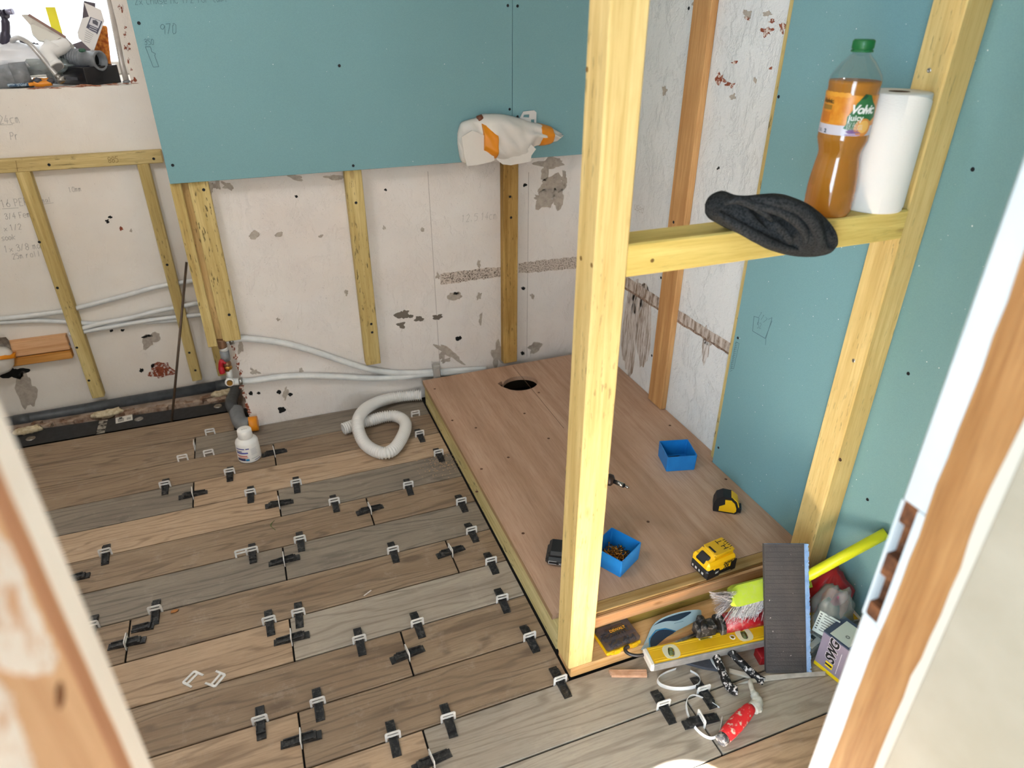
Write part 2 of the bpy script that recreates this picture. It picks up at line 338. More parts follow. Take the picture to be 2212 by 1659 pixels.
# black backer boards in the alcove, cut strip with washers and sticker
def yb(x): return 2.843-.05*(x+.6)
for (x0, x1) in ((-1.49, -.722), (-.69, -.19)):
    bb = MB().prism([(x0, 2.696), (x1, 2.696), (x1, yb(x1)-.02), (x0, yb(x0)-.02)], Matrix.Translation((0, 0, -.021)), .012)
    b = obj('backer_board', bb, mat('#1b1c1e', .6, h2='#26272a', scale=50, bump=.1), floor)
    for p in [(66, 947), (213, 923), (471, 877), (300, 905)]:
        q = fl(*p, -.009)
        if x0 < q.x < x1: obj('washer', MB().lathe([(.0, .0012), (.004, .0006), (.006, .0016), (.016, .0013), (.017, 0)], 16, (q.x, q.y, -.009)), STEEL, b)
s0 = fl(268, 905, -.0085); b_ = obj('sticker', MB().box(s0, (.062, .048, .0006), Rz(.12)), mat('#d9d5cd', .6), b)
tm = MB()
for k in range(5): tm.box(s0+Rz(.12)@V((-.012, .014-k*.007, .0005)), (.022 if k else .012, .003 if k else .01, .0003), Rz(.12))
for k in range(6): tm.box(s0+Rz(.12)@V((.011+k*.0025, -.004, .0005)), (.0012, .018, .0003), Rz(.12))
obj('label_print', tm, INK, b_)
obj('adhesive_strip', boxmm(-.722, -.69, 2.70, 2.826, -.018, -.011), mottle('#a49c90', '#2c2a28', 60, (.45, .6)), floor)
gm = MB()
for k in range(26):
    x = -1.1+k*.036; gm.box((x, 2.868+random.uniform(-.02, .02)-.03*(x+.6), -.015), (random.uniform(.03, .08), random.uniform(.015, .03), .02), Rz(random.uniform(-.3, .3))@Matrix.Rotation(random.uniform(-.3, .3), 3, 'X'))
obj('rubble', gm, mottle('#b3a08f', '#7a5d4a', 25, (.4, .6)), floor, kind='stuff')
for p, rx in (((60, 930), .05), ((232, 893), .06), ((480, 850), .045)):
    q = fl(*p, .0)
    obj('foam_bead', MB().sph(q, (rx, .018, .016), 20, Rz(.1), lambda d, v: v*(1+.5*(noise.noise(d*3.1)))), FOAM, floor)
# walls
wb = struct('wall_back', boxmm(-.142, 1.6, YB, 3.06, -.05, ZC), WALL)
SZ, WXR = 1.2245, -.318
am = boxmm(-1.56, -.1, YA, 3.5, -.05, SZ); am.box((-.21, 3.25, (SZ+ZC)/2), (.216, .5, ZC-SZ)); am.box((-1.43, 3.25, (SZ+ZC)/2), (.26, .5, ZC-SZ)); am.box((-.85, 3.25, 2.2), (1.2, .5, .24))
wa = struct('wall_alcove', am, WALLA)
wl = struct('wall_left', boxmm(-1.6, -1.5, .2, 3.2, -.05, ZC), PLAIN)
wr = struct('wall_right', boxmm(XW, 1.5, .1, YB+.1, -.05, ZC), WALLR)
fm = boxmm(-2.4, -.178, .29, .405, -.05, ZC); fm.box((1.06, .347, 1.13), (.84, .115, 2.38)); fm.box((.24, .347, 2.19), (.9, .115, .26))
wf = struct('wall_front', fm, PLAIN)
struct('ceiling', boxmm(-2.4, 1.6, -2.2, 3.5, ZC, ZC+.05), mat('#e4e0d8', .9))
struct('wall_hall_left', boxmm(-2.45, -2.4, -2.2, .4, -.05, ZC), PLAIN)
struct('wall_hall_right', boxmm(1.35, 1.4, -2.2, .1, -.05, ZC), PLAIN)
# window
win = struct('window_1', boxmm(-1.3, WXR, 3.44, 3.49, SZ, SZ+.05, .004).box(((WXR-.03), 3.465, 1.65), (.05, .045, .85), None, .004).box((-1.28, 3.465, 1.65), (.05, .045, .85), None, .004).box((-.8, 3.465, 2.06), (.95, .045, .05), None, .004), mat('#d8d5d0', .4))
gn = NT('window_glass'); tr = gn.n('ShaderNodeBsdfTransparent'); gl = gn.n('ShaderNodeBsdfGlossy'); gl.inputs['Roughness'].default_value = .05; mx = gn.n('ShaderNodeMixShader'); mx.inputs[0].default_value = .06
gn.l(tr.outputs[0], mx.inputs[1]); gn.l(gl.outputs[0], mx.inputs[2]); gn.l(mx.outputs[0], gn.out.inputs['Surface'])
obj('pane', boxmm(-1.26, WXR-.055, 3.462, 3.466, SZ+.05, 2.04), gn.m, win)
# ---- wear, chips and writing on the walls (real thin films of their own)
def blob(P, cx, cy, rx, ry, seed, jag=.45, n=30, rot=0.):
    pts = []
    for k in range(n):
        a = 2*math.pi*k/n; d = 1+jag*1.6*noise.noise(V((math.cos(a)*1.3, math.sin(a)*1.3, seed*3.7)))+jag*.5*noise.noise(V((math.cos(a)*5, math.sin(a)*5, seed)))
        x, y = rx*d*math.cos(a), ry*d*math.sin(a); pts.append(P(cx+x*math.cos(rot)-y*math.sin(rot), cy+x*math.sin(rot)+y*math.cos(rot)))
    return pts
def film(wall, P, nrm, px, py, rx, ry, m, seed, name='bare_patch', jag=.45, rot=0., t=.0008):
    n = V(nrm)*t; p = blob(P, px, py, rx, ry, seed, jag, 30, rot); q = [v+n for v in p]; k = len(p)
    c = sum(q, V((0, 0, 0)))/k; mb = MB().add(q+p+[c], [[i, (i+1) % k, 2*k] for i in range(k)]+[[i, (i+1) % k, k+(i+1) % k, k+i] for i in range(k)])
    obj(name, mb, m, wall)
BK = lambda x, y: wy(x, y, YB)
AK = lambda x, y: wy(x, y, YA)
RK = lambda x, y: wx(x, y, XW)
for i, (x, y, rx, ry, ro) in enumerate([(1196, 395, 30, 16, -.4), (1172, 428, 26, 20, -.3), (1206, 430, 12, 24, -.2), (1190, 352, 26, 9, -.1), (1178, 372, 7, 16, .2), (1218, 385, 5, 16, 0), (888, 683, 5, 4, 0), (870, 677, 16, 9, -.3), (866, 701, 9, 6, 0), (905, 689, 8, 6, 0), (945, 684, 11, 6, -.2), (972, 765, 30, 7, .55), (957, 766, 6, 14, .1), (963, 779, 12, 5, -.4), (1034, 570, 4, 8, 0), (1035, 640, 5, 9, .3), (1038, 690, 4, 10, .1),
        (1075, 768, 12, 24, 0), (545, 508, 13, 8, -.5), (603, 507, 9, 4, -.3), (520, 752, 6, 13, .1), (550, 803, 10, 6, .5), (470, 400, 8, 10, 0), (492, 402, 12, 6, .4), (720, 383, 18, 6, .1), (640, 384, 16, 5, .3), (617, 848, 5, 14, .2), (455, 405, 5, 14, 0), (945, 596, 4, 7, 0), (912, 497, 4, 4, 0), (748, 632, 4, 6, 0), (830, 492, 3, 4, 0), (1150, 640, 4, 5, 0), (1154, 752, 13, 9, -.3), (692, 510, 5, 3, 0), (600, 690, 4, 3, 0), (650, 800, 4, 4, 0), (770, 600, 3, 5, 0)]):
    film(wb, BK, (0, -1, 0), x, y, rx, ry, mat('#6e655b', .9) if 6 <= i <= 10 else BARE, i*1.3, jag=.55, rot=ro)
def bandfilm(wall, P, nrm, a, b, ha, hb, m, name, seed, t=.001):
    n = V(nrm)*t; k = 40; up, dn_ = [], []
    for i in range(k+1):
        f0 = i/k; x = a[0]+(b[0]-a[0])*f0; y = a[1]+(b[1]-a[1])*f0; h = ha+(hb-ha)*f0
        up.append((x, y-h/2+2.2*noise.noise(V((i*.45, seed, 0))))); dn_.append((x, y+h/2+2.6*noise.noise(V((i*.5, seed, 4)))))
    vs = [P(*p)+n for p in up]+[P(*p)+n for p in dn_]; w_ = k+1
    obj(name, MB().add(vs, [[i, i+1, w_+i+1, w_+i] for i in range(k)]), m, wall)
bandfilm(wb, BK, (0, -1, 0), (951, 603), (1086, 586), 24, 22, MOULD, 'mould_strip', 1.5); bandfilm(wb, BK, (0, -1, 0), (1120, 579), (1255, 566), 23, 26, MOULD, 'mould_strip', 7.5)
for i, (x, y, r) in enumerate([(985, 635, 5), (991, 731, 5), (1134, 400, 3.5), (1130, 623, 3.5), (1129, 763, 3.5), (541, 850, 4), (559, 849, 3), (603, 847, 4), (627, 852, 4), (608, 885, 7), (457, 458, 4), (833, 410, 2.5), (640, 424, 2.5)]):
    film(wb, BK, (0, -1, 0), x, y, r*1.2, r, DARK, i+40, 'drill_hole', .35)
film(wb, BK, (0, -1, 0), 984, 640, 15, 9, BARE, 91, 'bare_patch', .4); film(wb, BK, (0, -1, 0), 1157, 790-41, 12, 10, BARE, 92)
for i, (x, y, rx, ry) in enumerate([(504, 752, 4, 9), (509, 772, 4, 8), (513, 790, 4, 9), (519, 806, 4, 7), (524, 835, 5, 8), (529, 855, 5, 9), (534, 875, 4, 8), (538, 890, 4, 6)]):
    film(wb, BK, (0, -1, 0), x, y, rx*.9, ry*.8, RED, i+60, 'brick_fleck', .8)
lm_ = MB()
for (a, b) in (((924, 370), (950, 790)), ((1142, 372), (1138, 770))):
    p, q = BK(*a), BK(*b); lm_.bar(p-V((0, .0002, 0)), q-V((0, .0002, 0)), .0018, .0008, (0, 1, 0))
obj('pencil_line', lm_, mat('#a9a09a', .9), wb)
# alcove wall wear and pencil notes
for i, (x, y, rx, ry, m) in enumerate([(347, 800, 24, 17, RED), (345, 800, 11, 9, BRICK), (325, 736, 20, 16, BARE), (30, 805, 26, 12, DARK), (60, 845, 18, 36, BARE), (238, 470, 4, 3, DARK), (232, 478, 4, 4, DARK), (261, 494, 4, 4, BRICK), (240, 714, 3.5, 3, DARK), (265, 714, 3.5, 3, DARK), (306, 800, 5, 4, DARK), (318, 726, 12, 3, DARK), (330, 790, 4, 4, DARK), (283, 498, 3, 3, BARE)]):
    film(wa, AK, (0, -1, 0), x, y, rx, ry, m, i+100, 'bare_patch', .5, -.15, .0008+.0004*(i == 1))
rng = random.Random(3)
for i in range(26):       # flaked edge of the window opening
    x, y = (rng.uniform(0, 285), 190) if i < 14 else (283-(178-rng.uniform(10, 178))*.13, 0)
    if i < 14: y = 194.5-.056*x+rng.uniform(-.5, 2.5); film(wa, AK, (0, -1, 0), x, y, rng.uniform(7, 20), rng.uniform(.6, 1.5), mat('#8d5036', .9, h2='#b98b72', scale=90), i+200, 'brick_fleck', .8)
    else:
        y = rng.uniform(10, 178); film(wa, AK, (0, -1, 0), 262+.17*y+rng.uniform(-5, 5)-4, y, rng.uniform(1.5, 4), rng.uniform(2, 7), RED, i+200, 'brick_fleck', .7)
def pmap(P, px, py, nrm, ang=0.):            # writing frame on a wall: origin at pixel, metric along the wall
    o = P(px, py)+V(nrm)*.0006; n = V(nrm); ex = V((0, 0, 1)).cross(n); ez = V((0, 0, 1)); ca, sa = math.cos(ang), math.sin(ang)
    return lambda x, y: o+ex*(x*ca-y*sa)+ez*(x*sa+y*ca)
wm = MB()
for s, x, y, h in (('24cm', 0, 268, .034), ('Pr', 24, 302, .03), ('16 PER', 5, 448, .032), ('3/4 Fem', 12, 474, .026), ('x 1/2', 10, 499, .026), ('soak', 5, 520, .024), ('1x 3/8 male', 12, 545, .03), ('25m roll', 28, 560, .026), ('mal', 92, 438, .022), ('10mm', 150, 415, .022)):
    write(wm, s, h*.8, .0016, pmap(AK, x, y, (0, -1, 0), .02))
for a, b in (((0, 270), (28, 269)), ((5, 451), (40, 449)), ((90, 441), (116, 438))): p, q = AK(*a), AK(*b); wm.bar(p-V((0, .0006, 0)), q-V((0, .0006, 0)), .0014, .0004, (0, 1, 0))
obj('pencil_writing', wm, PENCIL, wa)
wm = MB(); write(wm, '12.5 14cm', .028, .0014, pmap(BK, 998, 480, (0, -1, 0))); obj('pencil_writing', wm, PENCIL, wb)
# right wall: brick flecks, old glue line, stains
for i, (x, y, rx, ry, m) in enumerate([(1556, 170, 10, 12, RED), (1578, 183, 10, 7, RED), (1614, 32, 8, 7, BARE), (1614, 40, 6, 4, RED), (1657, 68, 12, 10, RED), (1690, 62, 6, 9, RED), (1660, 30, 10, 5, BARE), (1668, 46, 6, 4, RED), (1586, 135, 5, 4, RED), (1665, 147, 5, 3, RED), (1515, 8, 14, 8, BARE), (1540, 12, 8, 10, BARE), (1437, 195, 4, 10, BARE), (1515, 167, 6, 5, BARE), (1583, 210, 6, 5, BARE), (1552, 363, 3, 3, DARK), (1631, 172, 3, 5, BARE)]):
    film(wr, RK, (-1, 0, 0), x, y, rx, ry, m, i+300, 'brick_fleck', .7)
bandfilm(wr, RK, (-1, 0, 0), (1335, 600), (1582, 757), 30, 26, DAMP, 'glue_line', 3.3); bandfilm(wr, RK, (-1, 0, 0), (1335, 612), (1582, 768), 5, 5, mottle('#a58f7f', '#6a5346', 90, (.4, .6)), 'glue_line', 9.1, .0016)
for i, (x, y, rx, ry) in enumerate([(1362, 705, 17, 95), (1390, 700, 16, 85), (1378, 640, 22, 30), (1452, 690, 9, 40), (1525, 745, 7, 40), (1532, 735, 12, 12)]):
    film(wr, RK, (-1, 0, 0), x, y, rx, ry, mottle('#d9d4d1', '#8d7c6c', 45, (.46, .60), stretch=(1, 3.2, .22), c3='#a39484'), i+340, 'damp_stain', .25, .06, .0006)
wm = MB()
f = pmap(RK, 1370, 452, (-1, 0, 0)); write(wm, 'used', .03, .0015, f); f = pmap(RK, 1548, 435, (-1, 0, 0), .3); write(wm, 'HR2'.replace('H', 'n'), .03, .0014, f)
obj('pencil_writing', wm, PENCIL, wr)
# ---- door frame: stripped jambs with torn paint
XJR, XJL = .62, -.148
door = link('door_1', None, None, Matrix.Identity(4)); door['kind'] = 'structure'
JW = mat('#bcbdbd', .45, h2='#b4b6b6', scale=5); JWL = mat('#eae5e0', .5, h2='#e2dbd4', scale=5)
zk1, zk2 = wx(1925, 1062, XJR).z, wx(1858, 1318, XJR).z
jm = boxmm(XJR, XJR+.03, .30, .3775, 0, 2.06)
for a, b in ((0, zk2), (zk1, 2.06)): jm.box((XJR+.015, .3935, (a+b)/2), (.03, .033, b-a), None, .003)
jm.box((XJR+.015, .3825, (zk1+zk2)/2), (.03, .011, zk1-zk2)); jm.box((XJR+.015, .4085, (zk1+zk2)/2), (.03, .003, zk1-zk2)); obj('jamb', jm, JW, door)
obj('jamb', boxmm(XJL-.03, XJL, .30, .411, 0, 2.06, .003), JWL, door)
obj('head_jamb', boxmm(XJL, XJR, .30, .41, 2.03, 2.06), JW, door)
hk = zk1-zk2; k_ = MB()
for a, b, d in ((.0, .17, .003), (.17, .44, .016), (.44, .62, .003), (.62, .88, .016), (.88, 1., .003)):
    k_.box((XJR+d+.008, .3975, zk1-hk*(a+b)/2), (.016, .019, hk*(b-a)))
obj('latch_recess', k_, mottle('#7a4a2b', '#4e2e1c', 40, (.4, .6), c3='#b9a99b', thr3=(.62, .7)), door)
def jpoly(X, pts, t, m, name, sgn):
    q = [wx(px, py, X) for px, py in pts]; mb = MB().prism([(p.y, p.z) for p in q], Matrix(((0, 0, sgn, X), (1, 0, 0, 0), (0, 1, 0, 0), (0, 0, 0, 1))), t); obj(name, mb, m, door)
STRIP = wood('#a87a4c', '#86572e', 2, 0, .3, .6, .6); STRIPL = wood('#deba96', '#c69c78', 2, 0, 0, .6, .6)
def band(X, edge, wide, t, m, name, sgn, jit):   # vertical strip on a jamb between two horizontal depths with a ragged edge
    pts = []; n = 60
    for k in range(n+1): z = 2.05*k/n; pts.append((edge+(noise.noise(V((z*7, edge*9, 3)))*jit+noise.noise(V((z*31, edge*9, 5)))*jit*.6), z))
    for k in range(n, -1, -1): z = 2.05*k/n; pts.append((wide+(noise.noise(V((z*9, wide*9, 8)))*jit*.8), z))
    obj(name, MB().prism(pts, Matrix(((0, 0, sgn, X), (1, 0, 0, 0), (0, 1, 0, 0), (0, 0, 0, 1))), t), m, door)
band(XJR, .379, .322, .0006, STRIP, 'stripped_wood', -1, .0035); band(XJR, .327, .312, .0012, mat('#b3a89a', .6), 'torn_paint', -1, .004)
band(XJL, .375, .15, .0006, STRIPL, 'stripped_wood', 1, .002)
band(XJL, .372, .352, .001, wood('#bf9072', '#a87656', 2, 0, 0, .6, .6), 'dark_wood_band', 1, .003)  # darker brown band of bare wood along the left jamb
TORN = mottle('#e3dbd5', '#c89f80', 60, (.50, .64), rough=.7)
for pts in ([(-60, 1100), (0, 1165), (25, 1195), (45, 1240), (62, 1300), (92, 1360), (118, 1420), (112, 1452), (70, 1458), (20, 1455), (-10, 1440), (-60, 1425)], [(-60, 1430), (0, 1488), (18, 1505), (28, 1550), (45, 1590), (60, 1640), (72, 1680), (60, 1760), (-40, 1760), (-80, 1600)]):
    pp = []
    for a, b in zip(pts, pts[1:]+pts[:1]):
        for k in range(6): t = k/6; pp.append((a[0]+(b[0]-a[0])*t+random.uniform(-4, 4), a[1]+(b[1]-a[1])*t+random.uniform(-4, 4)))
    jpoly(XJL, pp, .0014, TORN, 'torn_paint', 1)
kq = wx(127, 1502, XJL); obj('knot', MB().sph(kq+V((.0006, 0, 0)), (.0012, .0085, .0065), 16), mottle('#6b4328', '#c79a72', 120, (.5, .6)), door)
struct('trim_1', boxmm(.6172, .70, -.6, .318, -.01, 2.1, .004), mat('#998c7a', .6, h2='#8f826f', scale=8, bump=.1, bs=60))
# ================================================================== BOARDS AND TIMBERS
def screw(P, nrm, parent, r=.0042, m=SCREWM):
    R = frame(nrm); obj('screw', MB().lathe([(0, .0012), (r*.45, .0004), (r*.6, .0014), (r, .0012), (r*1.15, 0)], 12, P, R), m, parent)
YBF = 2.487
seam = wy(1107, 125, YBF).x
zb = .977
b1 = obj('moisture_board', boxmm(-.224, seam-.0007, YBF, YBF+.0125, zb, ZC-.02, .0012), TEAL); tag(b1, 'large teal plasterboard sheet on the back wall left of the vertical seam', 'plasterboard', 'teal moisture boards')
b2 = obj('moisture_board', boxmm(seam+.0007, XW-.003, YBF, YBF+.0125, zb-.004, ZC-.02, .0012), TEAL); tag(b2, 'narrow teal plasterboard strip on the back wall between seam and corner, behind the post', 'plasterboard', 'teal moisture boards')
for p in [(300, 50), (733, 142), (373, 357), (763, 358), (1097, 12), (1101, 236)]: screw(wy(*p, YBF), (0, -1, 0), b1)
for p in [(1118, 13), (1118, 252)]: screw(wy(*p, YBF), (0, -1, 0), b2)
wm = MB(); write(wm, '970', .026, .0013, pmap(lambda x, y: wy(x, y, YBF), 348, 74, (0, -1, 0), .03), slant=.2); write(wm, '2x chase MC 1/2 for tap.', .019, .0012, pmap(lambda x, y: wy(x, y, YBF), 292, 10, (0, -1, 0), .03)); write(wm, '350', .015, .0011, pmap(lambda x, y: wy(x, y, YBF), 313, 97, (0, -1, 0)))
q = [wy(*p, YBF)-V((0, .0006, 0)) for p in [(314, 101), (325, 101), (328, 112), (336, 116), (334, 120), (343, 144), (331, 145), (314, 101)]]
for a, b in zip(q, q[1:]): wm.bar(a, b, .0016, .0004, (0, 1, 0))
obj('pencil_writing', wm, PENCILB, b1, kind='stuff')
XB = 1.345
yl = 1.572
b3 = obj('moisture_board', boxmm(XB, XB+.0125, .50, yl, .002, ZC-.02, .0012), TEAL); tag(b3, 'teal plasterboard sheet on the right wall behind the bottle and kitchen roll', 'plasterboard', 'teal moisture boards')
for p in [(2101, 366), (1962, 807), (1874, 1079), (1682, 209), (1552, 967), (1594, 730)]: screw(wx(*p, XB), (-1, 0, 0), b3, .0038)
wm = MB()
def seg(P, pts, wd, nrm, m):
    q = [P(*p)+V(nrm)*.0006 for p in pts]
    for a, b in zip(q, q[1:]): m.bar(a, b, wd, .0004, nrm)
XP = lambda x, y: wx(x, y, XB)
seg(XP, [(1629, 683), (1626, 715), (1653, 731), (1668, 693)], .0014, (-1, 0, 0), wm); seg(XP, [(1629, 683), (1640, 687), (1637, 702)], .0012, (-1, 0, 0), wm); seg(XP, [(1660, 690), (1668, 686), (1666, 694), (1655, 730), (1654, 745)], .0012, (-1, 0, 0), wm)
write(wm, '117', .02, .0012, pmap(XP, 1638, 684, (-1, 0, 0), -.3)); write(wm, '52', .016, .0012, pmap(XP, 1636, 708, (-1, 0, 0), .3))
for k in range(14): y = 742+k*4.6; seg(XP, [(1588-k*.9+(k % 3), y), (1594-k*.9, y-2)], .0014, (-1, 0, 0), wm)
seg(XP, [(1590, 738), (1597, 742), (1585, 797), (1579, 794), (1590, 738)], .001, (-1, 0, 0), wm)
obj('board_print', wm, PENCILB, b3, kind='stuff')
b3b = obj('packing_batten', boxmm(XB+.0125, XW-.001, yl-.03, yl+.028, .106, ZC-.02, .001), TIMZ); tag(b3b, 'thin timber packer edging the far side of the right wall plasterboard', 'batten')
def timber(label, x0, x1, y0, y1, z0, z1, m, screws=(), face=None, name='batten', group=None, bev=.0025):
    o = obj(name, boxmm(x0, x1, y0, y1, z0, z1, bev), m); tag(o, label, 'batten', group)
    for p in screws: screw(wy(*p, y0) if face is None else wx(*p, face), (0, -1, 0) if face is None else (-1, 0, 0), o, .0045, SCREWM)
    return o
YF = 2.5007
def X(px, py, y=YF): return wy(px, py, y).x
GW = 'timber battens on the walls'
zC = wy(812, 787, YF).z
timber('yellow timber batten on the back wall under the middle of the teal board', X(744, 372), X(781, 370), YF, YB, zC, zb+.3, TIMZ, [(769, 438), (802, 700), (804, 718)], group=GW)
timber('darker stained timber batten reaching the plywood under the wrapped bag', X(1088, 365), X(1121, 365), YF+.004, YB, .107, zb-.02, wood('#c9a562', '#96733a', 2, .8), [(1102, 425), (1104, 470)], group=GW)
zA, zB = wy(500, 737, YF).z, wy(460, 750, YF).z
timber('wide yellow stud at the left end of the back wall above the valve', X(482, 737), X(521, 735), YF, YB, zA, zb+.3, TIMZ, [(440, 410), (495, 680)], group=GW)
timber('yellow edge batten left of the wide stud, bottom cut lower', X(450, 752), X(471, 750), YF, YF+.047, zB, zb-.0005, TIMZ, group=GW)
timber('recessed darker plank between the two studs at the pier edge', X(466, 752), X(484, 738)+.004, YF+.016, YB+.03, zB+.01, zb-.0005, wood('#c9ad78', '#a38450', 2, .9), group=GW)  # darker wood tone than the studs on either side
YAF = 2.962
AX = lambda x, y: wy(x, y, YAF)
hz0, hz1 = AX(200, 362).z, AX(200, 334).z
timber('horizontal yellow header batten across the alcove below the window', -1.15, -.272, YAF, YA, hz0, hz1, TIMX, [(106, 356), (332, 343)], group=GW)
wm = MB(); write(wm, '885', .02, .0014, pmap(lambda x, y: wy(x, y, YAF), 235, 352, (0, -1, 0), .02)); p, q = AX(34, 347), AX(38, 370); wm.bar(p-V((0, .0004, 0)), q-V((0, .0004, 0)), .0014, .0005, (0, 1, 0))
obj('pencil_mark', wm, mat('#7d6434', .9), C.objects['batten.005'], kind='stuff')
timber('long yellow batten on the alcove wall at the far left', AX(33, 375).x, AX(65, 373).x, YAF, YA, AX(205, 861).z, hz0, TIMZ, [(85, 523), (124, 622), (192, 822), (166, 751)], group=GW)
timber('long yellow batten on the alcove wall behind the leaning rod', AX(296, 357).x, AX(321, 355).x, YAF, YA, AX(425, 823).z, hz0, TIMZ, [(361, 572), (409, 762), (422, 800)], group=GW)
timber('short stub of batten low in the alcove corner behind the valve', AX(468, 800).x, AX(490, 800).x, YAF, YA, AX(480, 812).z, .45, TIMZ, group=GW)
timber('upper orange noggin at the left of the alcove', -1.1, AX(146, 742).x, 2.968, YA, AX(90, 765).z, AX(90, 733).z, ORX, group=GW)
timber('lower orange noggin at the left of the alcove, with a knot', -1.1, AX(146, 742).x, 2.966, YA, AX(95, 784).z, AX(95, 766).z, wood('#dba25c', '#b57a34', 0, 0, 1.), group=GW)
timber('orange pine batten standing on the plywood against the right wall', 1.357, XW, wx(1505, 200, 1.36).y-.024, wx(1472, 200, 1.36).y-.012, .107, ZC-.02, ORZ, [(1488, 18), (1455, 480), (1428, 600), (1408, 768)], 1.3565, group=GW)
# ------------------------------------------------------------------ shower base of plywood on timber
ZP = .105
sb = thing('shower_base', 'raised plywood shower base with a round waste cut-out', 'shower base', (.95, 1.8, 0))
hc = V((.928, 2.322)); hole = []
for k in range(40):
    a = math.radians(168)-2*math.pi*k/40*.93; hole.append((hc.x+.073*math.cos(a), hc.y+.06*math.sin(a)))
hole += [(.846, 2.322), (.838, 2.352), (.86, 2.366)]
yf = 1.146
deck = fill([[(.553, yf), (1.3435, yf), (1.3435, 1.575), (1.3805, 1.578), (1.3805, 2.488), (.553, 2.488)], hole], .018); deck.v = [v+V((0, 0, ZP-.018)) for v in deck.v]
dk = obj('plywood_deck', deck, PLY, sb)
for p in [(939, 840), (977, 908), (1028, 924), (1040, 1013), (1133, 893), (1164, 848), (1098, 988), (1447, 919), (1568, 1035), (1400, 1127), (1185, 947), (1130, 1152), (1030, 1062)]:
    q = fl(*p, ZP); obj('countersunk_screw', MB().lathe([(0, .0003), (.0045, .0003), (.005, 0)], 10, q), mat('#5b3a26', .8), dk)

lm_ = MB(); lm_.box((.953, 2.21, ZP+.0002), (.0016, .53, .0004)); obj('sheet_joint', lm_, mat('#5e4532', .9), dk)
obj('deck_edge', boxmm(.5527, .5537, yf, 2.488, ZP-.0185, ZP-.0003), PLYE, sb)
obj('side_timber', boxmm(.556, .60, 1.12, 2.47, .0, ZP-.0185, .002), TIMY, sb)
obj('back_timber', boxmm(.56, 1.37, 2.46, 2.485, .0, ZP-.0185), mat('#3f3222', .9), sb)  # dark colour stands in for the shade inside the enclosed base
obj('front_ledge', boxmm(.605, 1.344, 1.108, 1.1455, .078, ZP-.006, .003), wood('#b48a5c', '#8c6236', 0), sb)
obj('front_batten', boxmm(.605, 1.344, 1.1115, 1.1445, ZP-.0055, ZP+.0005, .001), wood('#bb9a68', '#94713f', 0), sb)
obj('front_fascia', boxmm(.619, 1.344, 1.0985, 1.1075, .062, ZP-.008, .002), ORX, sb)
obj('front_joist', boxmm(.618, 1.343, 1.104, 1.14, .0005, .0615, .003), wood('#b99b4d', '#8d7536', 0, 1.2), sb)
# ------------------------------------------------------------------ stud frame
sf = thing('stud_frame', 'yellow timber stud frame of front post, cross rail, wall stud and sole plate', 'stud frame', (.95, 1.06, 0))
post = obj('post', boxmm(.548, .615, 1.028, 1.101, .033, ZC-.01, .003), FRZ, sb if False else sf)
rail = obj('cross_rail', boxmm(.6155, 1.2745, 1.031, 1.101, 1.059, 1.121, .003), FRX, sf)
wst = obj('wall_stud', boxmm(1.275, 1.3435, 1.036, 1.110, .036, ZC-.01, .003), FRZ, sf)
spl = obj('sole_plate', boxmm(.5545, 1.34, 1.027, 1.1035, .0005, .0325, .0025), wood('#e0b985', '#c4965c', 0), sf)
for p in [(1409, 563), (1792, 520)]: q = wy(*p, 1.031); obj('nail_hole', MB().lathe([(0, .0006), (.0035, .0005), (.004, 0)], 10, q, frame((0, -1, 0))), mat('#7a5a24', .9), rail)
for p in [(1255, 558), (1278, 573), (1268, 150)]: q = wx(*p, .548); obj('nail_hole', MB().lathe([(0, .0006), (.004, .0005), (.0046, 0)], 10, q, frame((-1, 0, 0))), mat('#7a5a24', .9), post)
for p in [(1844, 779), (1815, 993), (2007, 152)]: screw(wx(*p, 1.275), (-1, 0, 0), wst, .0042, STEEL if p[1] < 800 else mat('#4a2e18', .8))
# ------------------------------------------------------------------ wrapped fitting on the teal board
def loft(stations, y0, nx, nseg, ripple, seed, P):
    vs, fs = [], []; st = spline([V((a, b, c)) for a, b, c, d in stations], nx); dp = spline([V((d, 0, 0)) for a, b, c, d in stations], nx)
    for i, (s_, d_) in enumerate(zip(st, dp)):
        a, b = P(s_.x, s_.y), P(s_.x, s_.z)
        for k in range(nseg+1):
            t = math.pi*k/nseg; u = (1-math.cos(t))/2; q = a.lerp(b, u); dep = math.sin(t)**.7*d_.x
            nn = noise.noise(V((s_.x*.035, u*2.6, seed)))*ripple+abs(noise.noise(V((s_.x*.02+u*1.3, u*3-s_.x*.03, seed+5))))*ripple*1.6-ripple*.5; q.y = y0-dep-(nn*math.sin(t)); q.z += nn*.25*math.sin(t); vs.append(q)
    m = nseg+1
    for i in range(len(st)-1):
        for k in range(nseg): fs.append([i*m+k, i*m+k+1, (i+1)*m+k+1, (i+1)*m+k])
    n = len(vs); ctr = []
    mb = MB().add(vs, fs, True)
    bk = [V((vs[i*m].x, y0+.0, vs[i*m].z)) for i in range(len(st))]; bb = [V((vs[i*m+nseg].x, y0, vs[i*m+nseg].z)) for i in range(len(st))]
    mb.add(bk+bb, [[i, i+1, len(st)+i+1, len(st)+i] for i in range(len(st)-1)])
    mb.add(vs[:m], [list(range(m))]); mb.add(vs[-m:], [list(range(m))[::-1]])
    return mb
PB = lambda x, y: wy(x, y, 2.44)
BAGM = mat('#dcd7d0', .6, bump=.35, bs=55); wv = thing('wrapped_valve', 'white cloth-wrapped fitting bound with orange tape, sticking out from the teal board', 'wrapped fitting', PB(1110, 300))
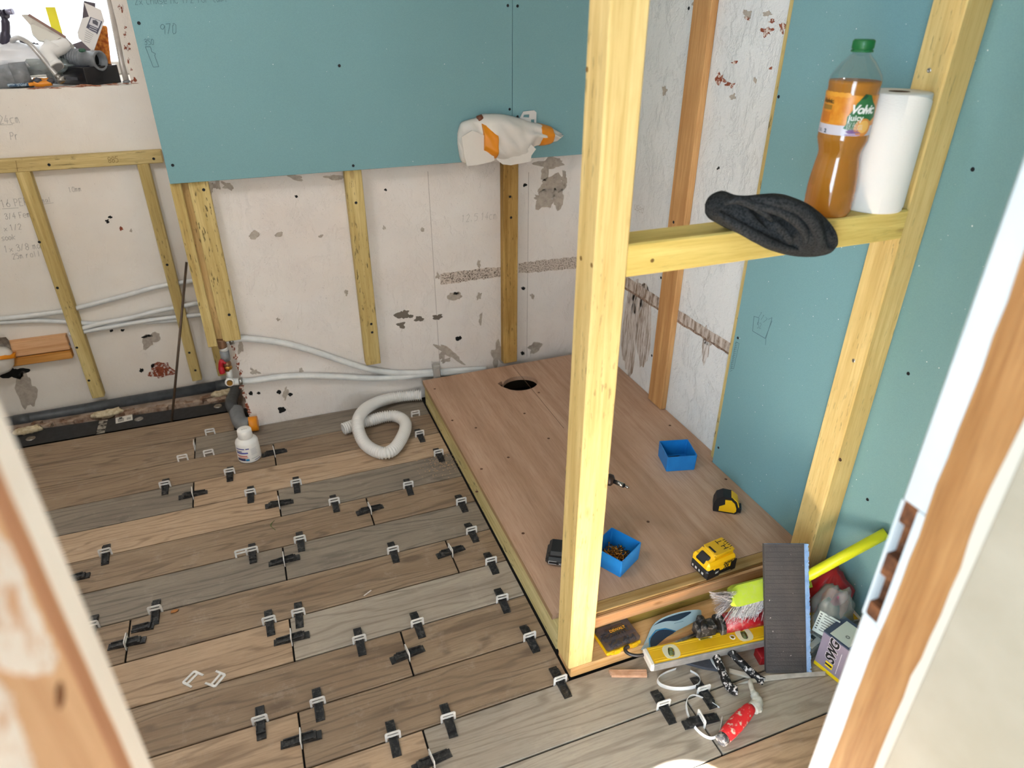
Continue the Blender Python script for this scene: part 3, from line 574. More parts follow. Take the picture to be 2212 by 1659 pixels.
st = [(996, 292, 316, .02), (1003, 270, 352, .05), (1020, 262, 357, .068), (1036, 258, 354, .07), (1050, 250, 350, .085), (1064, 249, 351, .09), (1085, 249, 353, .09), (1110, 253, 354, .085), (1135, 260, 350, .07), (1148, 265, 332, .06), (1160, 268, 320, .052), (1178, 271, 316, .05), (1194, 276, 312, .045), (1210, 284, 308, .035), (1222, 291, 298, .012)]
obj('cloth_cover', loft(st, 2.485, 5, 20, .017, 2.2, PB), BAGM, wv)
def tapeband(st2, name): obj(name, loft(st2, 2.4868, 4, 20, .010, 2.2, PB), ORTAPE, wv)
tapeband([(1040, 263, 335, .092), (1048, 262, 338, .095), (1058, 264, 345, .098), (1068, 270, 347, .098)], 'orange_tape')
tapeband([(1170, 269.5, 318, .056), (1180, 271, 317.5, .056), (1192, 274.5, 315, .054), (1197, 276, 312, .052)], 'orange_tape')
FP_ = lambda x, y: wy(x, y, 2.412)
def qpl(P, pts, t):
    a = [P(*p) for p in pts]; b = [v+V((0, t, 0)) for v in a]; k = len(a); return MB().add(a+b, [list(range(k)), [k+i for i in range(k)][::-1]]+[[i, (i+1) % k, k+(i+1) % k, k+i] for i in range(k)])
obj('loose_flap', qpl(FP_, [(997, 296), (1000, 318), (1004, 340), (1006, 347), (1009, 359), (1030, 356), (1052, 352), (1068, 347), (1064, 300), (1020, 282)], .005), BAGM, wv)
obj('loose_flap', qpl(lambda x, y: wy(x, y, 2.418), [(1070, 300), (1073, 345), (1086, 355), (1104, 357), (1124, 353), (1146, 349), (1148, 336), (1158, 322), (1130, 296)], .005), BAGM, wv)
br = fill([[(0, 0), (.012, .022), (.045, .024), (.052, .018), (.052, -.03), (0, -.03)], [(.012, .006), (.014, .013), (.03, .013), (.03, .004)], [(.036, -.002), (.046, -.002), (.046, -.012), (.036, -.012)]], .003)
o0 = wy(1121, 258, 2.484); obj('mounting_bracket', mapv(br, lambda x, y, z: o0+V((x*1.3, -z, y*1.2))), mat('#d8d6d4', .4, .3), wv)
obj('brass_fitting', MB().cyl(wy(1032, 258, 2.46), wy(1042, 254, 2.46), .012), mat('#6b3a22', .5), wv)
w2 = thing('wrapped_outlet', 'white cloth-wrapped fitting with orange tape on the noggins at far left', 'wrapped fitting', wy(5, 785, 2.95))
P2 = lambda x, y: wy(x, y, 2.93)
obj('cloth_cover', loft([(-60, 765, 800, .05), (-20, 757, 818, .06), (5, 757, 812, .055), (20, 764, 806, .04), (27, 775, 795, .02)], 2.965, 5, 14, .012, 5.1, P2), BAGM, w2)
obj('orange_tape', loft([(-4, 765, 777, .062), (8, 765, 776, .06), (26, 769, 778, .035), (30, 766, 781, .02)], 2.966, 4, 10, .006, 5.1, P2), ORTAPE, w2)
bq = wy(0, 748, 2.9655); obj('mounting_plate', mapv(fill([[(-.05, -.05), (.03, -.05), (.036, .02), (.03, .035), (-.05, .038)], [(.01, -.01), (.022, -.01), (.022, -.03), (.01, -.03)]], .002), lambda x, y, z: bq+V((x, -z, y))), STEEL, w2)
# ------------------------------------------------------------------ pipes
def pipe(label, pts, y, r, m=PIPEW, name='water_pipe', group='white plastic water pipes'):
    q = spline([wy(p[0], p[1], y if len(p) < 3 else p[2]) for p in pts], 6); o = obj(name, MB().tube(q, r, 12), m); return tag(o, label, 'pipe', group)
GP = 'white plastic water pipes'
pu = pipe('upper white pipe sweeping down along the back wall to the plywood base', [(485, 737), (520, 731), (560, 734), (600, 739), (640, 748), (690, 763), (740, 780), (785, 794), (830, 803), (880, 806), (930, 803.5), (990, 800), (1050, 797)], 2.529, .0125)
pl = pipe('lower white pipe running from the brass elbow along the back wall', [(512, 824), (540, 823), (570, 819), (620, 813), (680, 812), (740, 814), (800, 817), (860, 815), (920, 809), (985, 805), (1050, 800)], 2.5265, .0125)
cp = wy(943, 801, 2.516); ck = obj('pipe_clip', MB().box(cp, (.03, .028, .062), None, .004).cyl(cp+V((0, -.012, .012)), cp+V((0, -.022, .012)), .008, 10), mat('#a7a39d', .5)); tag(ck, 'grey double pipe clip on the two back wall pipes', 'pipe clip')
pipe('topmost white pipe in the alcove, rising to the right', [(-40, 692), (30, 686), (90, 679), (150, 671), (165, 666), (220, 652), (280, 636), (330, 622), (375, 613), (430, 604)], 2.984, .0095)
pipe('slack white pipe in the alcove just below the topmost one', [(-40, 698), (30, 695), (80, 693), (140, 695), (200, 699), (260, 699), (330, 695), (400, 690)], 2.989, .0095)
pipe('third white pipe in the alcove, crossing over the slack one', [(150, 712), (178, 709), (220, 698), (280, 687), (340, 672), (400, 660), (440, 652)], 2.979, .0095)
pipe('lowest white pipe in the alcove', [(150, 722), (180, 717), (240, 706), (310, 694), (370, 686), (440, 679)], 2.979, .0088)
gc = pipe('twisted grey cable between the two orange noggins', [(20, 772), (60, 765), (90, 757), (120, 749), (150, 742)], 2.985, .009, GREYP, 'cable', 'x'); del gc['group']; gc['category'] = 'cable'
wp = thing('waste_pipe', 'dark grey waste pipe along the alcove foot with a taped elbow end', 'waste pipe', wy(250, 880, 2.96)*1)
a_, b_ = wy(14, 914, 2.96), wy(488, 832, 2.96)
obj('long_run', MB().tube([a_-V((.3, 0, 0)), a_, b_], .0255, 16), DGREY, wp); obj('coupling', MB().cyl(a_+V((.03, 0, 0)), a_+V((.09, 0, 0)), .027), DGREY, wp)
obj('corner_coupling', MB().cyl(b_-V((.04, 0, 0)), b_+V((.03, 0, 0)), .027), DGREY, wp)
e1 = fl(512, 895, .03); e2 = fl(521, 913, .03); e3 = fl(543, 916, .033); e4 = fl(557, 914, .033)
obj('return_run', MB().tube(spline([b_+V((.02, 0, 0)), b_+V((.04, -.05, .0)), V((e1.x-.02, 2.7, .036)), e1], 8), .023, 16), DGREY, wp)
obj('elbow', MB().tube(spline([e1+V((0, .03, 0)), e1, e2+V((.0, -.005, 0)), e3], 8), .0285, 18), mat('#7f8387', .25, h2='#74787c', scale=30), wp)
obj('orange_tape', MB().tube([e3-V((.008, 0, 0)), e3, e4], .0295, 18), ORTAPE, wp)
rod = obj('steel_rod', MB().tube([fl(371, 911, -.004), wy(403, 566, 2.93)], .0048, 8), mat('#5b4d43', .5, .6, h2='#6e5a48', scale=40)); tag(rod, 'thin dark steel rod leaning in the alcove against the studs', 'rod')
sv = thing('stop_valve', 'isolating valve with red lever on the left edge of the pier', 'valve', wy(492, 800, 2.515))
Q = lambda x, y: wy(x, y, 2.512)
obj('top_elbow', MB().tube(spline([Q(478, 733), Q(479, 742), Q(482, 750)], 4), .0165, 14), mat('#8a6a52', .4, .6), sv)
obj('collar', MB().cyl(Q(482, 746), Q(484, 757), .0145), WHITE, sv)
obj('nut', MB().cyl(Q(484, 757), Q(488, 778), .0165, 8), GREYP, sv)
obj('brass_body', MB().cyl(Q(487, 772), Q(493, 800), .0115).sph(Q(490, 786), .0165, 12), mat('#8d6b52', .35, .9), sv)
obj('red_lever', MB().tube(spline([Q(487, 782)+V((0, -.012, 0)), Q(479, 777)+V((0, -.01, 0)), Q(477, 790)+V((0, -.01, 0)), Q(481, 803)+V((0, -.012, 0))], 5), [.006]*5+[.009]*6+[.011]*5, 10), mat('#b01524', .4), sv)
obj('lower_nut', MB().cyl(Q(490, 789), Q(494, 797), .0155, 8), BRASS, sv)
obj('white_tail', MB().cyl(Q(494, 797), Q(497, 818), .0108), PIPEW, sv)
obj('white_elbow', MB().tube(spline([Q(497, 816), Q(496, 823), Q(502, 825), Q(516, 824)], 5), .0135, 14), PIPEW, sv)
obj('brass_port', MB().cyl(Q(496, 823)+V((0, -.010, 0)), Q(496, 823)+V((0, -.021, 0)), .010), BRASS, sv); obj('white_flange', MB().lathe([(.0115, .0), (.017, .001), (.017, .006), (.0115, .006)], 16, Q(496, 822)+V((0, -.0115, 0)), frame((0, -1, 0))), WHITE, sv)
obj('steel_ring', MB().cyl(Q(516, 824), Q(524, 823.5), .0148, 16), STEEL, sv); obj('steel_ring', MB().cyl(wy(495, 737, 2.526), wy(505, 735, 2.526), .0148, 16), STEEL, sv)
# ================================================================== LEVELLING CLIPS
def clip_frame(mb=None):                 # white plastic strap standing across a joint, origin at tile level
    m = fill([[(-.0185, -.006), (.0185, -.006), (.0185, .0225), (.0155, .0265), (-.0155, .0265), (-.0185, .0225)], [(-.0135, -.004), (.0135, -.004), (.0135, .0105), (-.0135, .0105)], [(-.0128, .0155), (.0128, .0155), (.0128, .0212), (-.0128, .0212)]], .0024)
    m.v = [V((v.x, v.z-.0011, v.y)) for v in m.v]; return m
def wedge_mb(Lw=.092, thick_at=1):       # black serrated wedge lying along +-y through the strap
    n = 16; top = []
    for k in range(n+1):
        t = k/n; y = -Lw/2+Lw*t*.87; z = .0025+.0085*t
        top.append((y, z)); 
        if k < n: top.append((y+Lw*.87/n*.96, z-.0007+.0085/n))
    pts = [(-Lw/2, .0004)]+top+[(Lw*.37, .011), (Lw*.37, .0055), (Lw*.5, .0055), (Lw*.5, .0004)]
    s = 1 if thick_at > 0 else -1
    m = MB().prism([(y*s, z) for y, z in pts], Matrix(((0, 0, 1, -.0105), (1, 0, 0, 0), (0, 1, 0, 0), (0, 0, 0, 1))), .021)
    for sx in (-1, 1): m.box((sx*.0085, -s*.006, .0095), (.003, Lw*.74, .0025), Matrix.Rotation(s*.105, 3, 'X'))
    return m
GCL = 'tile levelling clips across the plank joints'
CL = {}
for th in (1, -1):
    t = thing('levelling_clip', '', 'tile clip', (0, 0, -5), group=GCL); obj('strap', clip_frame(), CLIPW, t, False); obj('wedge', wedge_mb(.092, th), BLACKP, t, False); CL[th] = t
t = thing('levelling_strap', '', 'tile clip', (0, 0, -5), group='bare levelling straps without wedges'); obj('strap', clip_frame(), CLIPW, t, False); CL[0] = t
rowc = [(358, 1050, 1), (497, 1022, 1), (541, 1060, 1), (640, 1045, 1), (722, 1085, 1), (880, 1047, 1), (905, 938, 1), (945, 978, 1), (994, 1083, 1), (1017, 1148, 1), (231, 1190, 1), (545, 1188, 1), (648, 1165, 1), (849, 1192, 1), (1058, 1212, 1), (1083, 1295, 1), (338, 1312, 1), (582, 1340, 1), (645, 1325, 1), (776, 1382, 1), (900, 1345, 1), (1140, 1373, 1), (203, 1345, 1), (687, 1518, 1), (563, 1558, 1), (848, 1590, 1), (967, 1552, 1), (1206, 1467, 1), (1432, 1528, 1), (1521, 1500, 1), (455, 935, 0), (452, 982, 0), (396, 992, 0), (896, 895, 0), (522, 1194, 0)]
endc = [(592, 980), (417, 1070), (604, 1090), (798, 1103), (980, 1192), (616, 1212), (272, 1392), (627, 1382), (882, 1415), (650, 1600), (935, 1645), (1525, 1555)]
ORD = ['first', 'second', 'third', 'fourth', 'fifth', 'sixth', 'seventh', 'eighth', 'ninth', 'tenth', 'eleventh', 'twelfth', 'thirteenth']
rows = {}
for px, py, wdg in rowc:
    q = fl(px, py); k = min(range(16), key=lambda i: abs(L(i)-q.y)); rows.setdefault((k, wdg), []).append((q.x, px))
rng = random.Random(11); first = {1: True, -1: True, 0: True}
def put(kind, M, label):
    if first[kind]: o = CL[kind]; o.matrix_local = M; WM[o] = M; first[kind] = False
    else: o = copy_tree(CL[kind], M)
    o['label'] = label; return o
for (k, wdg), xs in sorted(rows.items()):
    for i, (x, px) in enumerate(sorted(xs)):
        n = len(xs); pos = 'the only one' if n == 1 else ('leftmost of %s' % ['', '', 'two', 'three', 'four', 'five', 'six'][n] if i == 0 else ('rightmost of %s' % ['', '', 'two', 'three', 'four', 'five', 'six'][n] if i == n-1 else ORD[i]+' from the left'))
        M = Matrix.Translation((x, L(k), 0))@Matrix.Rotation(rng.uniform(-.05, .05), 4, 'Z')
        if wdg: put(rng.choice((1, 1, 1, -1)) if (k, i) != (10, 5) else -1, M, 'clip and black wedge, %s, %s long plank joint from the wall' % (pos, ORD[k]))
        else: put(0, M, 'bare white strap, %s, %s long plank joint from the wall' % (pos, ORD[k]))
ends = {}
for px, py in endc:
    q = fl(px, py); k = int((P0-q.y)/PW)+1; ends.setdefault(k, []).append(q)
for k, qs in sorted(ends.items()):
    for i, q in enumerate(sorted(qs, key=lambda v: v.x)):
        jx = min((b for row in [TILES.get(k, [])] for a, b, m in row), key=lambda b: abs(b-q.x))
        M = Matrix.Translation((jx, q.y, 0))@Matrix.Rotation(math.pi/2+rng.uniform(-.12, .12), 4, 'Z')
        pos = '' if len(qs) == 1 else ('left ' if i == 0 else 'right ')
        put(rng.choice((1, -1)), M, '%sclip across a butt joint, wedge lengthwise, %s plank row from the wall' % (pos, ORD[k-1]))
q = fl(422, 966); put(0, Matrix.Translation((-.351, q.y, 0))@Matrix.Rotation(math.pi/2, 4, 'Z'), 'bare white strap edge-on in the butt joint nearest the alcove')
bs0 = fill([[(-.0185, -.002), (-.0142, -.002), (-.0135, .0105), (.0135, .0105), (.0142, -.002), (.0185, -.002), (.0185, .0225), (.0155, .0265), (-.0155, .0265), (-.0185, .0225)], [(-.0128, .0155), (.0128, .0155), (.0128, .0212), (-.0128, .0212)]], .0024)
for label, px, py, ang in (('left of two loose broken white straps lying flat on a pale plank', 416, 1467, .78), ('right of two loose broken white straps lying flat on a pale plank', 467, 1468, -2.3)):
    q = fl(px, py); m = MB().add([Rz(ang)@(V((v.x*1.15, (v.y-.013)*1.15, v.z)))+q+V((0, 0, .0004)) for v in bs0.v], bs0.f); o = obj('broken_strap', m, CLIPW); tag(o, label, 'tile clip', 'broken levelling straps')
for px, py, ang, lab in ((309, 1358, math.pi/2-.1, 'loose black wedge lying beside the clip near the left doorframe'), (158, 1252, math.pi/2, 'loose black wedge half hidden behind the left doorframe')):
    q = fl(px, py); t = obj('loose_wedge', wedge_mb(.056 if px > 200 else .09, -1), BLACKP, None); t.matrix_local = Matrix.Translation((q.x, q.y, .0004))@Matrix.Rotation(ang, 4, 'Z'); tag(t, lab, 'wedge', 'loose wedges')
# ================================================================== THINGS ON THE RAIL
def onpl(px, py, p0, n): d = ray(px, py); c = V((0, 0, HC)); return c+d*((V(p0)-c).dot(V(n))/d.dot(V(n)))
def arc(c, r, a0, a1, z0, z1, n=14, dz=None):
    vs = []
    for k in range(n+1):
        a = a0+(a1-a0)*k/n; rr = r if not callable(r) else None
        for z in (z0, z1): q = rr if rr else r(z); vs.append(V(c)+V((q*math.cos(a), q*math.sin(a), z)))
    return MB().add(vs, [[2*k, 2*k+2, 2*k+3, 2*k+1] for k in range(n)], True)
def dense(m, mx=.0035):
    bm = bmesh.new(); vs = [bm.verts.new(v) for v in m.v]
    for f in m.f:
        try: bm.faces.new([vs[i] for i in f])
        except ValueError: pass
    bmesh.ops.remove_doubles(bm, verts=bm.verts, dist=1e-7); bmesh.ops.triangulate(bm, faces=bm.faces)
    for _ in range(5):
        e = [e for e in bm.edges if e.calc_length() > mx]
        if not e: break
        bmesh.ops.subdivide_edges(bm, edges=e, cuts=1); bmesh.ops.triangulate(bm, faces=[f for f in bm.faces if len(f.verts) > 3])
    bm.verts.index_update(); o = MB().add([v.co.copy() for v in bm.verts], [[v.index for v in f.verts] for f in bm.faces]); bm.free(); return o
def wrap(m, c, r, a0, z0):
    return mapv(m, lambda x, y, z: V(c)+V(((r+z)*math.cos(a0+x/r), (r+z)*math.sin(a0+x/r), z0+y)))
bc = V((1.094, 1.074, 1.1212)); af = math.atan2(-bc.y, -bc.x)
bt = thing('juice_bottle', 'plastic bottle of orange juice drink with green cap standing on the cross rail', 'bottle', bc)
nt = NT('pet'); nt.set(Roughness=.06, IOR=1.33, Specular_IOR_Level=.6); fr = nt.n('ShaderNodeLayerWeight'); fr.inputs[0].default_value = .12; tr = nt.n('ShaderNodeBsdfTransparent'); tr.inputs[0].default_value = (.93, .95, .95, 1); gl = nt.n('ShaderNodeBsdfGlossy'); gl.inputs['Roughness'].default_value = .08; mx = nt.n('ShaderNodeMixShader')
nt.l(nt.math('ADD', nt.math('MULTIPLY', fr.outputs['Facing'], .5), .05), mx.inputs[0]); nt.l(tr.outputs[0], mx.inputs[1]); nt.l(gl.outputs[0], mx.inputs[2]); nt.l(mx.outputs[0], nt.out.inputs['Surface']); PET = nt.m
prof = [(0, .004), (.03, .001), (.041, .0), (.0455, .008), (.0462, .018), (.0455, .024), (.0462, .032), (.0455, .040), (.0462, .048), (.0452, .060), (.0440, .075), (.0415, .095), (.0392, .110), (.0392, .120), (.0415, .128), (.0462, .143), (.0464, .15), (.0455, .156), (.0455, .236), (.0464, .243), (.0455, .252), (.043, .259), (.030, .278), (.0185, .290), (.0155, .293), (.0155, .298)]
obj('bottle_body', MB().lathe(prof, 40, bc), PET, bt)
liq = [(r_-.0012, z_+.001) for r_, z_ in prof[1:20]]; liq = [(0, .005)]+liq+[(.0448, .2475), (0, .2475)]
lq = NT('juice'); lq.set(Roughness=.15); lq.col(lin('#dd9838')); ts = lq.n('ShaderNodeBsdfTranslucent'); ts.inputs[0].default_value = lin('#f2b052'); mx = lq.n('ShaderNodeMixShader'); mx.inputs[0].default_value = .5; lq.l(lq.b.outputs[0], mx.inputs[1]); lq.l(ts.outputs[0], mx.inputs[2]); lq.l(mx.outputs[0], lq.out.inputs['Surface']); JUICE = lq.m
obj('juice', MB().lathe(liq, 40, bc), JUICE, bt)
cap = MB().lathe([(0, .3162), (.0165, .3162), (.0185, .3145), (.0185, .3005), (.0172, .300), (.0172, .299), (.0192, .2985), (.0192, .2955), (.016, .2955)], 36, bc)
for k in range(40): a = 2*math.pi*k/40; cap.box(bc+V((.0187*math.cos(a), .0187*math.sin(a), .3078)), (.0010, .0012, .012), Rz(a))
obj('cap', cap, mat('#1d6b35', .4), bt)
ZL = .155; RL = .0459
lab = obj('label', arc(bc, RL, af-1.75, af+1.9, ZL+.018, ZL+.071, 30), mat('#e0922a', .35, h2='#d27a17', scale=60), bt)
obj('label_band', arc(bc, RL+.0001, af-1.75, af+1.9, ZL+.001, ZL+.0185, 30), mat('#cfc6cc', .35), lab)
def lp(name, pts, c, dz=.0003): m = dense(fill([pts], .0002)); obj(name, wrap(m, bc, RL+dz, af, ZL), mat(c, .4), lab)
lp('green_leaf', [(-.003, .014), (.001, .022), (.0, .034), (.006, .044), (.012, .058), (.024, .074), (.036, .072), (.044, .060), (.056, .05), (.06, .034), (.046, .026), (.036, .014), (.024, .010), (.01, .010)], '#2f6a3c')
lp('dark_leaf', [(.016, .064), (.024, .074), (.03, .071), (.026, .066)], '#1d4a2c', .0006)
lp('fruit_slice', [(.033+.018*math.cos(a), .016+.016*math.sin(a)) for a in [k*.35 for k in range(18)]], '#d98a3c', .0006); lp('fruit_slice', [(.034+.012*math.cos(a), .0175+.011*math.sin(a)) for a in [k*.35 for k in range(18)]], '#e7b25e', .0009)
for k in range(6): lp('fruit_rim', [(-.062+k*.011+.007*math.cos(a), .071+.0045*math.sin(a)) for a in [j*.52 for j in range(12)]], '#e39a2e', .0004)
lp('small_print', [(-.056, .044), (-.032, .044), (-.032, .052), (-.056, .052)], '#9b6c22', .0005); lp('small_print', [(-.054, .022), (-.033, .022), (-.033, .040), (-.054, .040)], '#c9711a', .0005)
lp('purple_badge', [(.002, .0085), (.008, .012), (.03, .0125), (.034, .0095), (.03, .006), (.008, .005)], '#7d5a8c', .0006); lp('purple_line', [(.002, .0018), (.03, .0018), (.03, .004), (.002, .004)], '#a98bb4', .0006)
def lt(s, size, x, y, c, shear=0., bold=.0, sp=1., al='LEFT'): m = dense(text(s, size, shear, .0001, al, bold, sp)); obj('lettering', mapv(m, lambda X_, Y_, Z_: bc+V(((RL+.0011+Z_)*math.cos(af+(x+X_)/RL), (RL+.0011+Z_)*math.sin(af+(x+X_)/RL), ZL+y+Y_))), mat(c, .4), lab)
lt('Volvic', .0215, .0025, .047, '#e8e4df', .25, .0006, .86); lt('juicy', .0145, .0025, .0325, '#dedbd2', .0, .0004); lt('AU JUS', .0062, .002, .0235, '#d5d2ca'); lt('DE FRUITS', .0062, .002, .0185, '#d5d2ca'); lt('EXOTIQUES', .0055, .002, .0138, '#d5d2ca')
lt('Volvic.', .0105, -.057, .0585, '#4a3514', .25, .0003); lt('1.5L', .008, -.058, .0065, '#6a6870'); lt('2', .0095, -.038, .0065, '#3f4a52', 0, .0004)
rc = V((1.2145, 1.078, 1.1212))
pr = thing('kitchen_roll', 'white paper towel roll standing upright on the rail against the wall stud', 'paper roll', rc)
rp = [(.0195, 0), (.058, 0), (.0598, .002), (.0602, .05), (.0598, .11), (.0602, .17), (.0598, .222), (.058, .224), (.0195, .224)]
obj('paper', MB().lathe(rp, 48, rc), mat('#eae5df', .85, bump=.25, bs=170, stretch=(1, 1, 2.2)), pr); obj('core', MB().lathe([(.0195, .0), (.0195, .2235), (.0175, .2235), (.0175, 0)], 24, rc), mat('#6b5440', .9), pr)
fl_ = MB(); n_ = 24
for k in range(n_): a = af+.25+.045*k; fl_.v += [rc+V(((.0604+.0022*(k/n_)**2)*math.cos(a), (.0604+.0022*(k/n_)**2)*math.sin(a), z)) for z in (.001+.010*(k/n_), .2225-.012*(k/n_)**2)]
fl_.add([], []); fl_.f += [[2*k, 2*k+2, 2*k+3, 2*k+1] for k in range(n_-1)]; fl_.s += [True]*(n_-1); obj('loose_sheet', fl_, mat('#eae5df', .85, bump=.25, bs=170, stretch=(1, 1, 2.2)), pr)
# black beanie slumped over the rail
HATM = mottle('#3b3b3c', '#1d1d1e', 260, (.42, .62), rough=.95, bump=.9)
hp = thing('beanie', 'black knitted beanie slumped over the cross rail', 'hat', wy(1665, 500, 1.03))
HP = lambda x, y: wy(x, y, 1.03)
obj('crown', loft([(1542, 450, 468, .035), (1550, 434, 480, .06), (1566, 423, 490, .075), (1584, 420, 500, .082), (1606, 428, 512, .086), (1632, 430, 526, .09), (1662, 427, 541, .095), (1695, 425, 550, .098), (1725, 430, 553, .095), (1750, 443, 553, .086), (1769, 464, 549, .074), (1781, 490, 541, .055), (1787, 512, 526, .03)], 1.058, 5, 24, .012, 8.3, HP), HATM, hp)
def hfold(pts, r, nm):
    q = spline([wy(x, y, d) for x, y, d in pts], 6); n = len(q); obj(nm, MB().tube(q, lambda t: r*(.35+.65*math.sin(math.pi*min(1, max(0, t)))), 12), HATM, hp)
hfold([(1612, 430, .985), (1655, 434, .968), (1700, 442, .958), (1738, 462, .955), (1762, 494, .958), (1768, 524, .967), (1758, 545, .98)], .0125, 'cuff')
hfold([(1604, 440, .98), (1645, 447, .966), (1690, 459, .958), (1722, 480, .954), (1740, 508, .957), (1738, 535, .967)], .009, 'cuff_fold')
hfold([(1552, 462, 1.0), (1580, 480, .984), (1612, 500, .974), (1650, 520, .968), (1690, 534, .970), (1722, 540, .975)], .010, 'lower_fold')
hfold([(1566, 440, .99), (1590, 432, .985), (1612, 436, .98), (1640, 452, .968), (1668, 476, .962)], .008, 'crown_fold')
# ================================================================== THINGS ON THE PLYWOOD
BLUE = mat('#1577c2', .45, h2='#1a80cb', scale=30)
def tray(name, label, corner, u, L1, L2, h, t=.0022):
    u = V((u[0], u[1], 0)).normalized(); v = V((-u.y, u.x, 0)); R = Matrix((u, v, V((0, 0, 1)))).transposed()
    c = V(corner)+u*L1/2+v*L2/2; th = thing(name, label, 'storage box', c, R, 'small blue plastic screw boxes')
    m = MB(); prf = []
    def ring(a, b, z, r=.004):
        o = []
        for sx, sy, a0 in ((1, 1, 0), (-1, 1, 90), (-1, -1, 180), (1, -1, 270)):
            for k in range(4): an = math.radians(a0+k*30); o.append(V((sx*(a-r)+r*math.cos(an), sy*(b-r)+r*math.sin(an), z)))
        return o
    a, b = L1/2, L2/2; e = .0018
    rings = [ring(a-e-.001, b-e-.001, 0, .003), ring(a-e, b-e, .002), ring(a-e*.6, b-e*.6, h*.3), ring(a, b, h), ring(a-t, b-t, h), ring(a-t-e*.6, b-t-e*.6, h*.3), ring(a-t-e, b-t-e, t)]
    n = 16; vs = sum(rings, []); fs = [[i*n+k, i*n+(k+1) % n, (i+1)*n+(k+1) % n, (i+1)*n+k] for i in range(6) for k in range(n)]
    fs += [list(range(n))[::-1], [6*n+k for k in range(n)]]; m.add(vs, fs)
    obj('shell', m, BLUE, th, False); return th, c, R
ZPT = ZP+.0004
t1, c1, R1 = tray('screw_box', 'blue plastic box with a few dark screws, near the right wall', (1.161, 1.575, ZPT), (.1, -.026), .103, .099, .060)
t2, c2, R2 = tray('screw_box', 'blue plastic box heaped with brass screws, beside the front post', (.780, 1.196, ZPT), (.089, .049), .102, .100, .060)
def screw_mb(L_, r, M): return MB().tube([V((0, 0, 0)), V((0, 0, .0012)), V((0, 0, .004)), V((0, 0, L_*.9)), V((0, 0, L_))], [r*2.1, r*2.1, r, r*.9, r*.2], 7).xf(M)
rg = random.Random(5); pm = MB()
for k in range(210):
    p = V((rg.uniform(-.036, .036), rg.uniform(-.036, .036), 0)); hmax = .026*(1-(p.length/.055)**2); p.z = .004+rg.uniform(0, max(.004, hmax))
    d = V((rg.gauss(0, 1), rg.gauss(0, 1), rg.gauss(0, .35))); M = Matrix.Translation(p)@frame(d).to_4x4()@Matrix.Translation((0, 0, -.015)); s_ = screw_mb(.030, .0014, M)
    if all(abs(v.x) < .0455 and abs(v.y) < .0445 and v.z > .0028 for v in s_.v): pm.add(s_.v, s_.f, True)
o = obj('brass_screws', pm.xf(WM[t2]), mat('#b8803a', .35, .9, h2='#8a5a28', scale=120)); tag(o, 'heap of small brass screws filling the front blue box', 'screws'); o['kind'] = 'stuff'
for k in range(8):
    d = V((1, rg.uniform(-.2, .2), 0)); p = V((-.010+rg.uniform(-.010, .010), -.006+k*.0045, .0038+.0038*(k % 3)))
    o = obj('long_screw', screw_mb(.05, .0019, WM[t1]@Matrix.Translation(p)@frame(d if k % 2 else -d).to_4x4()@Matrix.Translation((0, 0, -.025))), mat('#4c463f', .35, .8)); tag(o, 'dark steel screw in the far blue box, %s row from its open front, %s layer' % (ORD[k], ('bottom', 'middle', 'top')[k % 3]), 'screw', 'dark screws in the far blue box')
# tape measure
tmR = Rz(-.62); tp = V((1.232, 1.345, ZPT)); tmz = thing('tape_measure', 'yellow and black tape measure standing on the plywood near the teal board', 'tape measure', tp, tmR)
pf = [(-.036, 0), (.030, 0), (.036, .006), (.036, .022), (.028, .044), (.014, .058), (-.014, .060), (-.032, .048), (-.038, .028), (-.038, .008)]
def sideM(y): return Matrix(((1, 0, 0, 0), (0, 0, 1, y), (0, 1, 0, 0), (0, 0, 0, 1)))
obj('case', MB().prism(pf, sideM(-.022), .044), BLK, tmz, False)
pf2 = [(-.020, .006), (.026, .006), (.031, .012), (.031, .022), (.024, .040), (.012, .051), (-.006, .050), (-.004, .032), (-.020, .022)]
obj('side_panel', MB().prism(pf2, sideM(-.0242), .003), YEL, tmz, False); obj('side_panel', MB().prism(pf2, sideM(.0212), .003), YEL, tmz, False)
obj('top_band', MB().prism([(.0295, .044), (.0365, .024), (.039, .026), (.031, .0465), (.012, .0605), (.011, .0585)], sideM(-.018), .036), YEL, tmz, False)
obj('mouth', MB().box((.040, 0, .011), (.014, .030, .018), None, .002), BLK, tmz, False); obj('hook', MB().box((.048, 0, .007), (.0012, .022, .012)), STEEL, tmz, False)
# yellow battery
bu = V((.102, .012, 0)).normalized(); bv = V((-bu.y, bu.x, 0)); BR_ = Matrix((bu, bv, V((0, 0, 1)))).transposed(); bo = V((.994, 1.103, ZPT))+bu*.051+bv*.034
by = thing('drill_battery', 'yellow and black slide battery marked T.H. at the front edge of the plywood', 'battery', bo, BR_); by.scale.z = 1.22
obj('lower_case', MB().box((0, 0, .0135), (.103, .068, .027), None, .006), BLK, by, False)
obj('upper_case', MB().box((.001, 0, .035), (.104, .069, .024), None, .007).box((.004, 0, .026), (.06, .0698, .020), None, .002), YEL, by, False)
obj('slide_rail', MB().box((.014, 0, .051), (.072, .044, .016), None, .0025).box((.014, 0, .0575), (.066, .052, .004), None, .001), mat('#d9a812', .45), by, False)
obj('latch_button', MB().box((-.040, 0, .045), (.026, .036, .008), Matrix.Rotation(-.55, 3, 'Y'), .003), BLK, by, False)
obj('latch_wedge', MB().prism([(-.05, .040), (-.022, .040), (-.022, .055)], sideM(-.026), .052), YEL, by, False)
sl = MB()
for k in range(5): sl.box((.043, -.014+k*.007, .0598), (.008, .0018, .0008))
